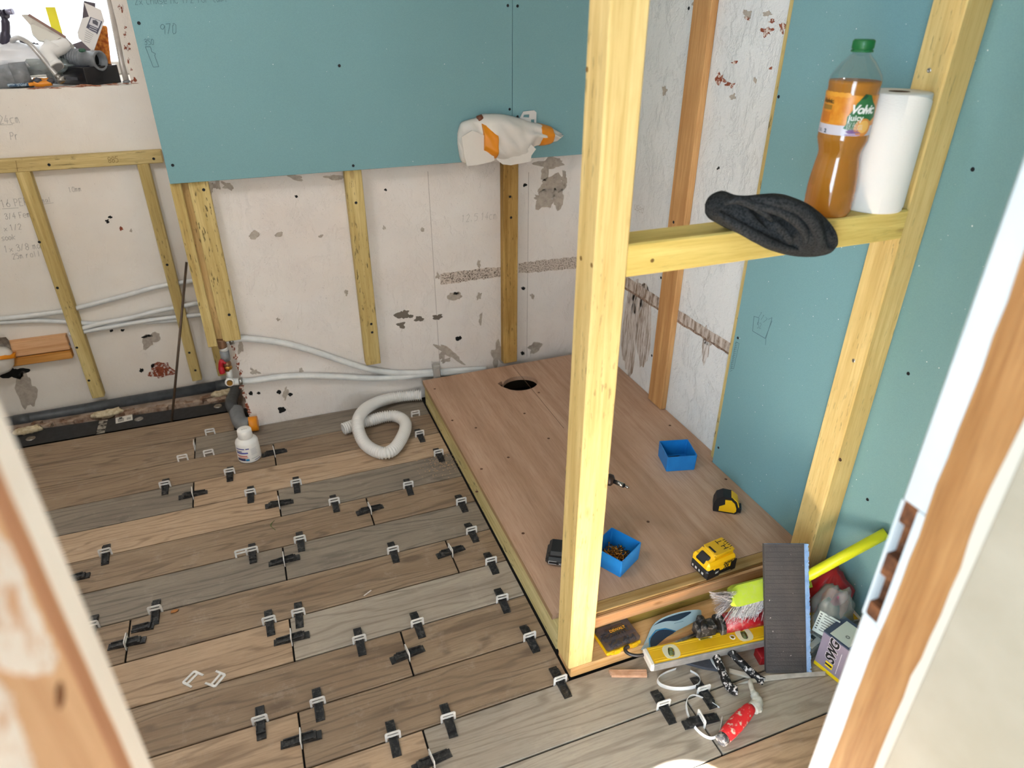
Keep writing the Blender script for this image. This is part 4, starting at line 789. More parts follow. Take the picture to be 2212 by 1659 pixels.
obj('contact_slots', sl, INK, by, False, kind='stuff'); obj('dark_slot', MB().box((-.012, -.001, .0598), (.006, .026, .0008)), INK, by, False)
wm = MB(); ff = lambda x, y: V((.034-y*1.15, .021-x*1.15, .0600)); write(wm, 'T.H.'.replace('T', 't').replace('H', 'n') if False else '', .02, .002, ff)
def th_strokes(m):
    for a, b in (((0, .014), (.012, .014)), ((.006, .014), (.006, 0)), ((.0155, .0), (.016, .001)), ((.021, .0), (.021, .014)), ((.031, 0), (.031, .014)), ((.021, .007), (.031, .007)), ((.0365, 0), (.037, .001))): strokes(m, [a, b], .0022, ff)
th_strokes(wm); obj('handwriting', wm, INK, by, False)
def facetext(par, s, size, o, ex, ey, c, sh=0., bold=.0, name='lettering', world=False):
    m = text(s, size, sh, .0002, 'LEFT', bold); obj(name, mapv(m, lambda x, y, z: V(o)+V(ex)*x+V(ey)*y+V(ex).cross(V(ey))*z), mat(c, .5), par, world)
facetext(by, 'DeWALT', .010, (.004, -.0356, .0335), (1, 0, 0), (0, 0, 1), '#26231c', .2, .0003); facetext(by, 'XR', .014, (.006, -.0356, .0235), (1, 0, 0), (0, 0, 1), '#26231c', .2, .0004)
obj('corner_grip', MB().prism([(-.05, .004), (-.008, .004), (-.004, .014), (-.010, .026), (-.022, .028), (-.030, .021), (-.05, .019)], Matrix(((1, 0, 0, 0), (0, 0, -1, -.0338), (0, 1, 0, 0), (0, 0, 0, 1))), .0020), BLK, by, False)
obj('corner_grip', MB().prism([(.052, .004), (.038, .004), (.032, .018), (.040, .032), (.052, .034)], Matrix(((1, 0, 0, 0), (0, 0, -1, -.0338), (0, 1, 0, 0), (0, 0, 0, 1))), .0020), BLK, by, False)
pm_ = MB()
for k in range(4): pm_.box((-.0517, .022-k*.013, .013), (.0006, .005+.002*(k % 2), .006))
obj('side_marks', pm_, mat('#c9c7c2', .5), by, False, kind='stuff')
facetext(by, '18V', .0075, (-.024, -.0362, .0165), (1, 0, 0), (0, 0, 1), '#d8d4cc', .1, .0003)
# cordless driver standing on its battery behind the post
d0 = V((.672, 1.318, ZPT)); zr = .322; r0, r1 = fl(1228, 1008, zr), fl(1322, 1038, zr); rt = fl(1357, 1053, zr-.004); hd = (r1-r0).normalized()
dr = thing('cordless_driver', 'black and yellow cordless driver standing on its battery behind the post', 'power tool', d0)
ft = Matrix((V((.86, -.51, 0)), V((.51, .86, 0)), V((0, 0, 1)))).transposed()
obj('battery', MB().box(d0+V((0, 0, .014)), (.112, .074, .028), ft, .009).box(d0+V((0, 0, .037)), (.10, .066, .02), ft, .008), mat('#1b1c1f', .4), dr)
lp_ = MB(); 
for (a, b, c_, d_) in ((-.046, .010, .022, .0012), (-.046, .020, .022, .0012), (-.056, .015, .0012, .01)): lp_.box(d0+ft@V((a+.011 if c_ > .01 else a+.010, -.0372, b)), (c_, .0006, d_), ft)
obj('print', lp_, mat('#cfcfcf', .5), dr)
m = text('XR 4.0 Ah', .009, .1, .0002, 'LEFT', .0002); obj('print', mapv(m, lambda x, y, z: d0+ft@V((-.018+x, -.0374-z, .012+y))), mat('#cfcfcf', .5), dr)
obj('handle', MB().tube(spline([d0+V((.040, -.005, .040)), d0.lerp(r0.lerp(r1, .55), .5)+V((.022, -.012, .03)), r0.lerp(r1, .52)-V((0, 0, .01))], 6), .0215, 16), BLK, dr)
hm = MB().tube([r0-hd*.0, r0+hd*.012, r0+hd*.03, r0.lerp(r1, .72), r0.lerp(r1, .86)], [.020, .030, .032, .031, .022], 20); obj('motor_housing', hm, YEL, dr)
obj('rear_ring', MB().tube([r0+hd*.004, r0+hd*.012, r0+hd*.02], [.029, .0335, .0335], 24), BLK, dr)
obj('chuck', MB().tube([r0.lerp(r1, .86), r0.lerp(r1, .93), r1, r1+hd*.006], [.014, .0175, .0165, .008], 18), mat('#3a2c28', .35, .4), dr)
bd = (rt-r1).normalized(); obj('bit_holder', MB().tube([r1, r1+bd*.038], .0062, 12), mat('#2c2c30', .3, .6), dr); obj('bit_band', MB().tube([r1+bd*.014, r1+bd*.034], .0066, 12), STEEL, dr); obj('bit', MB().tube([r1+bd*.038, r1+bd*.046, r1+bd*.052], [.0032, .0038, .0012], 8), STEEL, dr)
# ================================================================== ON THE FLOOR BY THE BACK WALL
tc = V((-.157, 2.322, .0002)); ta = math.atan2(-tc.y, -tc.x)
tb = thing('white_tub', 'small white plastic bottle with blue and red label on the planks', 'bottle', tc)
obj('body', MB().lathe([(0, .001), (.036, 0), (.041, .003), (.042, .010), (.0405, .075), (.038, .082), (.028, .091), (.024, .093), (.024, .097)], 36, tc), WHITE, tb)
cp_ = MB().lathe([(.0252, .094), (.0262, .095), (.0252, .124), (.0235, .1265), (.0, .1265)], 32, tc); obj('cap', cp_, mat('#efedea', .4), tb)
facetext(tb, 'OPEN', .008, tc+V((-.010, -.002, .1267)), (1, .1, 0), (-.1, 1, 0), '#b9b6b2', 0, 0, 'lettering', True)
RT_ = lambda z: .0424-.0016*z/.075
def ta_(z0, z1, a0, a1, c, name='label_print'): obj(name, arc(tc, lambda z: RT_(z)+.0004, ta+a0, ta+a1, z0, z1), mat(c, .5), tb)
ta_(.062, .066, -1.2, -.35, '#3b3f8f'); ta_(.052, .055, -1.2, -.6, '#2e3270'); ta_(.062, .066, -.25, .05, '#3b3f8f'); ta_(.044, .050, -1.2, -.1, '#4a4fa2'); ta_(.032, .036, -1.2, -.2, '#c9563c'); ta_(.026, .029, -1.0, -.15, '#d47a56'); ta_(.014, .024, -1.2, -.4, '#2b2f5e'); ta_(.013, .022, -.38, -.08, '#2f86b8')
for k in range(7): ta_(.036+k*.004, .0372+k*.004, .15, .75-.05*(k % 3), '#b9bac0')
ta_(.020, .021, .1, .8, '#55585e'); ta_(.011, .013, .35, .95, '#34387c')
hpts = [(1955, 840), (1860, 846), (1750, 858), (1640, 880), (1545, 912), (1455, 965), (1402, 1040), (1396, 1120), (1420, 1200), (1465, 1268), (1540, 1318), (1625, 1338), (1700, 1305), (1760, 1225), (1800, 1130), (1790, 1065), (1720, 1025), (1620, 1028), (1500, 1060), (1400, 1085), (1320, 1115), (1255, 1138)]
hz = [.03, .03, .03, .034, .045, .062, .072, .060, .040, .028]+[.026]*12
hp_ = resample(spline([fl(420+x/3.95, 640+y/3.95, z) for (x, y), z in zip(hpts, hz)], 8), .0022)
hs = thing('waste_hose', 'white corrugated waste hose looped on the planks beside the shower base', 'hose', fl(820, 930))
nh = len(hp_[4:-3])-1; obj('corrugated_tube', MB().tube(hp_[4:-3], lambda t: .0215+.0034*math.sin(round(t*nh)*math.pi/2+.6), 18, False), mat('#e4e1dd', .4), hs)
obj('inner_wall', MB().tube(hp_[-20:-3], .0195, 16, False), mat('#b9b5b0', .6), hs)
# ================================================================== CLUTTER AT THE FRONT RIGHT
ZS = .0329
cu_ = V((.706, 1.068, ZS)); cR = Rz(.05); bx = thing('bit_case', 'small driver bit case with smoky clear lid on the sole plate', 'bit case', cu_, cR)
obj('base', MB().box((0, 0, .005), (.104, .074, .010), None, .003), YEL, bx, False)
for x in (-.024, .028): obj('latch', MB().box((x, -.039, .009), (.016, .007, .014), None, .002).box((x, -.0365, .004), (.028, .004, .008), None, .001), YEL, bx, False)
sm = NT('smoky'); tr = sm.n('ShaderNodeBsdfTransparent'); tr.inputs[0].default_value = (.72, .68, .68, 1); mx = sm.n('ShaderNodeMixShader'); mx.inputs[0].default_value = .28; sm.set(Roughness=.2); sm.col(lin('#7a7072')); sm.l(tr.outputs[0], mx.inputs[1]); sm.l(sm.b.outputs[0], mx.inputs[2]); sm.l(mx.outputs[0], sm.out.inputs['Surface'])
lid = obj('lid', MB().box((0, .001, .019), (.100, .070, .017), None, .004).box((-.036, .020, .0285), (.020, .022, .003), None, .001).box((.036, .020, .0285), (.020, .022, .003), None, .001).box((0, -.012, .0282), (.094, .010, .002), None, .001), sm.m, bx, False)
obj('label_plate', MB().box((.004, .008, .0287), (.040, .016, .0014), None, .0005), mat('#3a3020', .5), lid, False)
m = text('DEWALT', .0115, 0, .0002, 'CENTER', .0003); obj('lettering', mapv(m, lambda x, y, z: V((.004+x, .008+y, .0297+z))), mat('#e0a42c', .5), lid, False)
bm_ = MB(); rg = random.Random(8)
for k in range(34): p = V((rg.uniform(-.042, .042), rg.uniform(-.026, .026), .013)); d = V((rg.choice((0, 1)), rg.choice((1, .2)), 0)).normalized(); bm_.cyl(p-d*.008, p+d*.008, .0028, 6)
o = obj('bits', bm_, mat('#4c484c', .3, .8), bx, False, kind='stuff')
lpn = V((0, -.62, .78)).normalized(); lp0 = V((.75, 1.042, .0385)); LP = lambda x, y: onpl(x, y, lp0, lpn)
bl = thing('blister_pack', 'pale blue curved packaging card leaning by the bit case behind the level', 'packaging', LP(1450, 1360))
def plate(P, pts, n, t, sm_=3):
    q = spline([V((*p, 0)) for p in pts]+[V((*pts[0], 0))], sm_)[:-1]; a = [P(v.x, v.y) for v in q]; b = [v+V(n)*t for v in a]; k = len(a)
    return MB().add(a+b, [list(range(k)), [k+i for i in range(k)][::-1]]+[[i, (i+1) % k, k+(i+1) % k, k+i] for i in range(k)])
obj('card', plate(LP, [(1384, 1404), (1398, 1375), (1410, 1350), (1432, 1334), (1468, 1322), (1508, 1317), (1514, 1324), (1510, 1336), (1482, 1352), (1455, 1366), (1428, 1384), (1405, 1404)], lpn, .003), mat('#9fb4bb', .45), bl)
obj('dark_window', plate(LP, [(1410, 1352), (1434, 1337), (1470, 1325), (1492, 1322), (1480, 1332), (1462, 1341), (1440, 1342), (1424, 1346)], lpn, .0042), mat('#1c2f42', .3), bl)
obj('dark_window', plate(LP, [(1404, 1398), (1404, 1380), (1418, 1364), (1436, 1360), (1456, 1365), (1440, 1376), (1425, 1388), (1410, 1400)], lpn, .0042), mat('#22344a', .3), bl)
obj('blue_rim', MB().tube([LP(x, y)+lpn*.003 for x, y in [(1402, 1398), (1402, 1380), (1416, 1362), (1436, 1358), (1458, 1364)]], .0016, 6), mat('#2a86b5', .4), bl)
pq = [LP(1455, 1347)+lpn*.0034, LP(1475, 1342)+lpn*.0034]; 
for k in range(3): obj('print', MB().bar(pq[0]-V((0, 0, .004*k)), pq[1]-V((0, 0, .004*k)), .0014, .0004, lpn), mat('#6f8890', .6), bl)
# caulking gun under the level
cgn = thing('caulking_gun', 'red and black sealant gun with paint-spattered handles under the spirit level', 'sealant gun', fl(1540, 1420))
CG = lambda x, y, z: fl(x, y, z)
obj('cradle', MB().tube([CG(1556, 1349, .064), CG(1668, 1325, .064)], .0265, 20), mat('#a51722', .4, dust=.6), cgn)
obj('yoke', MB().tube([CG(1548, 1351, .064), CG(1558, 1349, .064)], .0285, 20), mat('#1d1a18', .5, dust=.6), cgn)
MK = mat('#1f1b1b', .5, dust=.5, bump=.3, bs=300)
obj('mechanism', MB().box(CG(1522, 1357, .070), (.058, .036, .036), Rz(-.1), .006).box(CG(1514, 1342, .080), (.022, .03, .03), Rz(-.1), .008).cyl(CG(1521, 1346, .088), CG(1524, 1364, .088), .010, 14), MK, cgn)
sp_ = [CG(1530+k*.16, 1356+2.2*math.cos(k*.9), .094+.004*math.sin(k*.9)) for k in range(60)]; obj('spring', MB().tube(sp_, .0011, 6), mat('#5a504a', .4, .7), cgn)
obj('rod', MB().tube([CG(1507, 1368, .064), CG(1450, 1393, .05), CG(1400, 1413, .044)], .0042, 10), STEEL, cgn)
obj('rod_hook', MB().tube(spline([CG(1402, 1412, .044), CG(1378, 1416, .043), CG(1358, 1412, .044), CG(1350, 1402, .047), CG(1359, 1396, .05)], 5), [.0042]*12+[.0048]*9, 10), mat('#4a4646', .35, .7), cgn)
PAINTB = mottle('#1a1717', '#cfc8c6', 70, (.53, .56), rough=.5, c3='#1a1717', thr3=(.5, .52))
obj('handle', MB().tube(spline([CG(1536, 1400, .045), CG(1548, 1422, .034), CG(1560, 1450, .024), CG(1572, 1478, .017), CG(1584, 1490, .015), CG(1593, 1492, .016)], 5), [.0105]*12+[.0115]*8+[.012]*6, 12), PAINTB, cgn)
obj('trigger', MB().tube(spline([CG(1568, 1398, .045), CG(1590, 1420, .034), CG(1612, 1442, .022), CG(1636, 1464, .014), CG(1650, 1472, .012)], 5), .0105, 12), PAINTB, cgn)
dx = (CG(1640, 1336, .075)-CG(1592, 1347, .075)); cb = CG(1580, 1342, .064); dn = dx.normalized(); dy = V((-.1, -.62, .78)); dy = (dy-dn*dy.dot(dn)).normalized(); ey = dn.cross(dy)*-1; LM3 = Matrix((dn, ey, dy)).transposed()
obj('barcode_label', MB().box(cb+dn*.040+dy*.0262+ey*.004, (.056, .022, .0030), LM3), mat('#cfcdd0', .5), cgn); lbM = MB()
for k in range(11): lbM.box(cb+dn*(.018+k*.0042)+dy*.0281+ey*.004, (.0011 if k % 3 else .0022, .014, .0006), LM3)
obj('barcode', lbM, INK, cgn, kind='stuff')
# spirit level lying face up
la, lb = V((.7445, .9765, 0)), V((1.072, .938, 0)); lu = (lb-la).normalized(); lv = V((-lu.y, lu.x, 0)); LR = Matrix((lu, lv, V((0, 0, 1)))).transposed(); LL = .60
lv_ = thing('spirit_level', 'yellow spirit level lying face up across the clutter', 'spirit level', V((la.x, la.y, .0345)), LR)
def rr(cx, cy, a, b, n=20): return [(cx+a*math.copysign(abs(math.cos(t))**.75, math.cos(t)), cy+b*math.copysign(abs(math.sin(t))**.75, math.sin(t))) for t in [2*math.pi*k/n for k in range(n)]]
notch = [(.143, .0255), (.150, .013), (.182, .013), (.189, .0255)]
body = fill([[(.006, -.0235), (LL-.006, -.0235), (LL-.006, .0255)]+notch[::-1]+[(.006, .0255)], rr(.062, .0, .021, .021), rr(.270, .0035, .019, .02), rr(.236, .003, .0065, .0065), rr(LL-.06, 0, .021, .021)], .0215); lb_ = obj('beam', body, mat('#e8b616', .35, h2='#d9a60f', scale=9), lv_, False)
rib = MB()
for y in (-.0185, .0205): rib.box((LL/2, y, .0219), (LL-.02, .0035, .0012), None, .0004)
rib.box((LL/2, -.012, .0217), (LL-.02, .0012, .0006)); rib.box((LL/2, .0145, .0217), (LL-.02, .0012, .0006)); 
obj('ribs', rib, mat('#f2c62a', .35), lb_, False)
obj('base_edge', MB().box((LL/2, -.0262, .0107), (LL-.004, .005, .0225), None, .001), mat('#b9b8b6', .35, .6, h2='#a3a2a0', scale=30), lv_, False)
EC = mat('#ece5da', .5); obj('end_cap', MB().box((.001, -.001, .0107), (.012, .055, .0235), None, .003), EC, lv_, False); obj('end_cap', MB().box((LL-.001, -.001, .0107), (.012, .055, .0235), None, .003), EC, lv_, False)
gv = NT('vial'); gv.set(Roughness=.1, Transmission_Weight=.35); gv.col(lin('#93a468')); VIAL = gv.m
for cx, cy, an in ((.062, 0., math.pi/2-.35), (.270, .0035, math.pi/2-.25)):
    vf = fill([rr(cx, cy, .0215, .0215), [(cx+(x*math.cos(an)-y*math.sin(an)), cy+(x*math.sin(an)+y*math.cos(an))) for x, y in rr(0, 0, .0155, .0085)]], .004); vf.v = [v+V((0, 0, .0186)) for v in vf.v]
    fo = obj('vial_ring', vf, mat('#d9d3b4', .4), lv_, False); u2 = V((math.cos(an), math.sin(an), 0)); c_ = V((cx, cy, .0145))
    obj('vial', MB().cyl(c_-u2*.0135, c_+u2*.0135, .0062, 12), VIAL, fo, False)
    for k in (-1, 1): obj('vial_mark', MB().tube([c_+u2*(k*.004), c_+u2*(k*.004+.0007)], .0064, 12), INK, fo, False)
c_ = V((.166, .0185, .0125)); obj('centre_vial', MB().cyl(c_-V((.012, 0, 0)), c_+V((.010, 0, 0)), .0058, 12), VIAL, lv_, False)
obj('vial_holder', MB().box((.184, .0205, .0115), (.007, .013, .021), None, .002).box((.1495, .0205, .0115), (.006, .013, .021), None, .002), EC, lv_, False)
obj('hang_ring', MB().lathe([(.0048, 0), (.0075, 0), (.0075, .001), (.0048, .001)], 18, (.236, .003, .0214)), EC, lv_, False)
# broom
BP = lambda x, y, d=.0: wy(x, y, .985+d)
bro = thing('broom', 'lime green broom with grey bristles and yellow handle behind the dark board', 'broom', BP(1640, 1330))
hx0, hx1 = BP(1578, 1289), BP(1720, 1252); hu = (hx1-hx0).normalized(); hn = V((0, -.75, .66)); hn = (hn-hu*hn.dot(hu)).normalized(); hv = hn.cross(hu)
hm = fill([[(.0, -.016), (.004, -.025), (.016, -.027), (.25, -.027), (.25, .025), (.018, .025), (.004, .02), (0, .012)]], .022); obj('head', mapv(hm, lambda x, y, z: hx0+hu*x+hv*y+hn*(z-.011)), mat('#bcd23f', .45, h2='#adc437', scale=12, dust=.3), bro)
hb_ = BP(1736, 1249, -.03); he_ = wx(1895, 1162, 1.318); he_ = hb_+(he_-hb_)*1.12
obj('handle', MB().tube([hb_, hb_+(he_-hb_)*.01, he_], [.0105, .0135, .0135], 18), mat('#dbe01e', .35), bro)
bs_ = MB(); rg = random.Random(21)
for k in range(620):
    left = rg.random() < .42
    if left: p0 = BP(1584+rg.uniform(0, 10), rg.uniform(1276, 1306), rg.uniform(-.01, .02)); t = rg.random(); p1 = BP(1530+rg.uniform(0, 10)+t*16, 1278+t*58+rg.uniform(-3, 3), rg.uniform(-.03, .02))
    else: x = rg.uniform(1592, 1664); p0 = BP(x, 1306-(x-1592)*.22+rg.uniform(-3, 1), rg.uniform(-.012, .015)); p1 = BP(x-rg.uniform(4, 34), 1344-(x-1592)*.12+rg.uniform(-12, 6), rg.uniform(-.03, .015))
    mid = (p0+p1)/2+V((rg.uniform(-.003, .003), rg.uniform(-.004, .004), .004)); sd = V((.0006, -.0003, .0004))
    bs_.add([p0-sd, p0+sd, mid+sd, mid-sd, p1+sd*.5, p1-sd*.5], [[0, 1, 2, 3], [3, 2, 4, 5]])
o = obj('bristles', bs_, mat('#c6c2c4', .6, h2='#8f8b8e', scale=200), bro, kind='stuff')
# dark tile backer offcut standing up
pb = [fl(1660, 1458), fl(1741, 1451)]; pt = [wy(1653, 1186, .925), wy(1734, 1171, .925)]
uu = V((math.cos(-.36), math.sin(-.36), 0)); vv = min(((wy(1695, 1178, .80+.004*k)-(pb[0]+pb[1])/2) for k in range(60)), key=lambda d: abs(d.dot(uu))); Hh = vv.length; vv = (vv-uu*vv.dot(uu)).normalized(); nn = uu.cross(vv); Wd = .112
po = (pb[0]+pb[1])/2-uu*(Wd/2-.003); po.z = .004; FR_ = Matrix((uu, vv, nn)).transposed()
fp = thing('backer_offcut', 'dark grey tile backer offcut with pale blue foam edge standing upright', 'board offcut', po)
fcm = MB().box(po+uu*(Wd/2-.001)+vv*Hh/2-nn*.0052, (Wd, Hh, .0085), FR_); rg = random.Random(2)
for k in range(70): q = po+uu*(Wd-.001)+vv*(Hh*(k+.5)/70)-nn*.004; fcm.box(q, (rg.uniform(.002, .007), Hh/75, rg.uniform(.004, .009)), FR_)
obj('foam_core', fcm, mat('#94b4de', .8, h2='#7ba0d0', scale=60, bump=.5, bs=200), fp)
gr = NT('cement_mesh'); co = gr.coords((1, 1, 1), False); bk = gr.n('ShaderNodeTexBrick'); gr.l(co, bk.inputs['Vector'])
cc = gr.mix(gr.ramp(gr.noise(co, 14, 4), .35, .7), lin('#4b4645'), lin('#3b393b')); cc = gr.mix(gr.ramp(gr.noise(co, 150, 3), .70, .75), cc, lin('#aaa39d')); gr.col(cc); gr.set(Roughness=.85); gr.bump(gr.noise(co, 300, 3), .4); CEM = gr.m
obj('cement_facing', MB().box(po+uu*(Wd/2-.006)+vv*Hh/2+nn*.0002, (Wd-.010, Hh+.001, .0024), FR_), CEM, fp); obj('cement_facing', MB().box(po+uu*Wd/2+vv*Hh/2-nn*.0107, (Wd, Hh, .0024), FR_), CEM, fp); obj('cement_edge', MB().box(po-uu*.0012+vv*Hh/2-nn*.005, (.0012, Hh+.001, .0125), FR_), CEM, fp)
ms = MB(); k = 0
while .0115*k < Hh-.004: ms.box(po+uu*(Wd/2-.006)+vv*(.004+.0115*k+.002*math.sin(k*1.7))+nn*.0014, (Wd-.013, .0009, .0005), FR_); k += 1
obj('mesh_ridges', ms, mat('#363334', .9), fp, kind='stuff')
# corner bags and box
def puff(name, c, r, m, par, seed, amp=.35, seg=28, R=None, zmin=None):
    def fn(d, q):
        q = q*(1+amp*noise.noise(d*2.1+V((seed, 0, 0)))+amp*.6*abs(noise.noise(d*4.7+V((0, seed, 1)))))
        if zmin is not None and c.z+q.z < zmin: q.z = zmin-c.z
        return q
    return obj(name, MB().sph(c, r, seg, R, fn), m, par)
rb = fl(1775, 1330); rbg = thing('red_bag', 'red plastic bag squashed into the corner under the broom handle', 'bag', V((1.285, .955, 0)))
puff('bag', V((1.285, .955, .085)), (.055, .060, .085), mat('#a30d18', .35), rbg, 3.3, .25, 24, None, .0)
cbg = thing('parts_bag', 'clear polythene parts bag with printed white label in the corner', 'bag', V((1.245, .90, 0)))
pn = NT('poly'); tr = pn.n('ShaderNodeBsdfTransparent'); tr.inputs[0].default_value = (.86, .88, .87, 1); mx = pn.n('ShaderNodeMixShader'); mx.inputs[0].default_value = .42; pn.set(Roughness=.18); pn.col(lin('#a9b3b0')); pn.l(tr.outputs[0], mx.inputs[1]); pn.l(pn.b.outputs[0], mx.inputs[2]); pn.l(mx.outputs[0], pn.out.inputs['Surface']); POLY = pn.m
puff('bag', V((1.245, .90, .088)), (.050, .042, .092), POLY, cbg, 9.1, .35, 32, None, .001)
puff('dark_parts', V((1.245, .91, .075)), (.032, .026, .05), mat('#2e2d2b', .5), cbg, 4.4, .3, 16); puff('pink_tag', V((1.250, .893, .152)), (.026, .008, .022), mat('#94415f', .5), cbg, 2.4, .2, 14)
ln = V((-.80, -.35, .48)).normalized(); lu_ = V((.42, -.88, .0)); lu_ = (lu_-ln*lu_.dot(ln)).normalized(); lw = ln.cross(lu_)
lo = V((1.196, .868, .100)); LRm = Matrix((lu_, lw, ln)).transposed()
obj('label', MB().box(lo, (.052, .056, .0008), LRm), mat('#c3cfcb', .6), cbg)
lpm = MB()
for k in range(7): lpm.box(lo+lu_*(.004-.002*(k % 2))+lw*(.022-k*.0066)+ln*.0006, (.032-.004*(k % 3), .0016, .0004), LRm); lpm.box(lo-lu_*.020+lw*(.022-k*.0066)+ln*.0006, (.005, .0028, .0004), LRm)
lpm.box(lo+lu_*.008-lw*.0245+ln*.0006, (.009, .006, .0004), LRm); obj('label_print', lpm, mat('#3d4444', .7), cbg, kind='stuff')
pb2 = thing('boxed_fitting', 'small clear pack with white printed card on the floor behind the dark offcut', 'packaging', V((1.172, .88, 0)))
obj('pack', MB().box((1.172, .888, .022), (.05, .06, .042), Rz(.25), .004), POLY, pb2); cm_ = Rz(.25)
obj('card', MB().box((1.172, .888, .0442), (.046, .052, .0014), cm_), mat('#c2c8c4', .6), pb2); kk = MB()
for k in range(4): kk.box(V((1.172, .888, .0452))+cm_@V((-.004, .018-k*.010, 0)), (.02, .0014 if k else .008, .0003), cm_)
kk.box(V((1.172, .888, .0452))+cm_@V((.010, -.006, 0)), (.012, .012, .0003), cm_); obj('card_print', kk, mat('#4a4e4e', .7), pb2, kind='stuff')
su = V((.22, -.9755, 0)).normalized(); sn = V((su.y, -su.x, 0))    # SWG box: printed face looks left
so = fl(1757, 1433); so.z = .0006; SR = Matrix((su, -sn, V((0, 0, 1)))).transposed(); sw, sd_, sh_ = .105, .085, .118
swg = thing('screw_carton', 'lilac SWG carton with yellow base band by the right doorframe', 'carton', so, SR)
obj('carton', MB().box((sw/2, sd_/2, sh_/2), (sw, sd_, sh_), None, .001), mat('#8f889c', .5, h2='#877f94', scale=10), swg, False)
obj('yellow_band', MB().box((sw/2, sd_/2, .0065), (sw+.0008, sd_+.0008, .0125), None, .0008), mat('#efd214', .45), swg, False)
obj('dark_lid_edge', MB().box((sw/2, sd_/2, sh_+.001), (sw+.0004, sd_+.0004, .004)), mat('#3d4a63', .5), swg, False)
tl_ = obj('top_label', MB().box((.040, .040, sh_+.0034), (.052, .070, .0008)), mat('#c9d2cd', .6), swg, False); obj('blue_corner', MB().box((sw-.02, sd_/2, sh_+.0033), (.036, sd_*.9, .0006)), mat('#2f68a8', .5), swg, False)
obj('label_disc', MB().lathe([(.0022, .0004), (.0055, .0004)], 18, (.046, .030, sh_+.0040)), mat('#7d8583', .6), tl_, False)
m = text('SWG', .034, .25, .0002, 'LEFT', .0012, .92); obj('lettering', mapv(m, lambda x, y, z: V((.036-y, -.0004-z, .042+x))), mat('#121116', .5), swg, False)
m = text('SWG', .034, .25, .0001, 'LEFT', .0026, .92); obj('lettering_edge', mapv(m, lambda x, y, z: V((.036-y, -.0002-z, .042+x))), mat('#d8d3dc', .5), swg, False)
obj('logo_patch', MB().box((.037, -.0003, .031), (.020, .0006, .017)), mat('#e9d01c', .5), swg, False); m = text('I', .022, 0, .0002, 'CENTER', .0016); obj('logo_mark', mapv(m, lambda x, y, z: V((.037-y, -.0008-z, .031+x))), mat('#16151a', .5), swg, False)
obj('white_rule', MB().box((.058, -.0003, .056), (.0016, .0006, .072)), mat('#d8d3dc', .5), swg, False)
rbx = obj('red_box', MB().box(fl(1650, 1428, .012)+V((.02, .012, 0)), (.055, .035, .030), Rz(-.2), .002), mat('#8e1119', .45)); tag(rbx, 'dark red small box on the floor half hidden behind the dark offcut', 'box')
# trowel
trw = thing('trowel', 'plaster-caked trowel with red handle on the planks by the doorframe', 'trowel', fl(1600, 1550))
h0, h1 = fl(1556, 1602, .018), fl(1622, 1528, .022); CAKE = mottle('#cf2a2f', '#c4b8a6', 75, (.54, .60), rough=.6)
hh = h1-h0; obj('handle', MB().tube([h0.lerp(h1, t) for t in (.10, .13, .3, .5, .75, .92, 1.)], [.0125, .0155, .0175, .0185, .0175, .0150, .0125], 18), CAKE, trw)
obj('butt', MB().tube([h0, h0.lerp(h1, .02), h0.lerp(h1, .13)], [.011, .0145, .0150], 16), mottle('#4c4c50', '#a9a39c', 90, (.5, .58)), trw)
GC_ = mottle('#c2bfb6', '#a8a69c', 50, (.4, .6))
obj('bolster', MB().tube(spline([fl(1626, 1531, .020), fl(1636, 1519, .022), fl(1632, 1505, .024), fl(1626, 1494, .026)], 5), [.015]*4+[.0135]*5+[.011]*4+[.0075]*3, 14), GC_, trw)
obj('heel', MB().box(fl(1638, 1531, .018), (.014, .018, .016), Rz(.6), .004), GC_, trw)
obj('shank', MB().tube(spline([fl(1627, 1496, .026), fl(1622, 1480, .024), fl(1622, 1472, .016), fl(1634, 1470, .008)], 5), .006, 12), mat('#cfc9be', .6, h2='#bdb6aa', scale=60), trw)
e0, e1, e2 = fl(1590, 1481), fl(1640, 1468), fl(1782, 1456); bld = MB()
bl_pts = [e0, fl(1622, 1477), fl(1645, 1475), fl(1720, 1466), fl(1782, 1462), fl(1782, 1453), fl(1720, 1457), fl(1655, 1462), fl(1622, 1471)]
n_ = len(bl_pts); bld.add([p+V((0, 0, .004)) for p in bl_pts]+[p+V((0, 0, .0055)) for p in bl_pts], [list(range(n_)), [n_+i for i in range(n_)][::-1]]+[[i, (i+1) % n_, n_+(i+1) % n_, n_+i] for i in range(n_)]); obj('blade', bld, mat('#c9c5bf', .5, h2='#b3aea6', scale=40), trw)
# packing straps, offcuts
def strap(label, pts, h):
    q = spline([fl(x, y) for x, y in pts], 5); vs = []
    for i, p in enumerate(q):
        t = (q[min(i+1, len(q)-1)]-q[max(i-1, 0)]).normalized(); n = V((-t.y, t.x, 0))*.0005; hh_ = h*(1 if i < len(q)*.8 else .9)
        vs += [p-n+V((0, 0, .0005)), p+n+V((0, 0, .0005)), p+n+V((n.x*4, n.y*4, hh_)), p-n+V((n.x*4, n.y*4, hh_))]
    m = MB().add(vs, [[4*i+a, 4*i+(a+1) % 4, 4*i+4+(a+1) % 4, 4*i+4+a] for i in range(len(q)-1) for a in range(4)]+[[0, 1, 2, 3], [4*len(q)-4+a for a in (3, 2, 1, 0)]])
    o = obj('packing_strap', m, mat('#e6e4e3', .4)); tag(o, label, 'strap', 'white plastic packing straps')
strap('upper white plastic strap curled in an open loop near the spirit level', [(1459, 1447), (1437, 1455), (1421, 1466), (1420, 1476), (1430, 1485), (1452, 1491), (1480, 1491), (1504, 1486), (1513, 1475), (1507, 1461), (1491, 1451)], .0105)
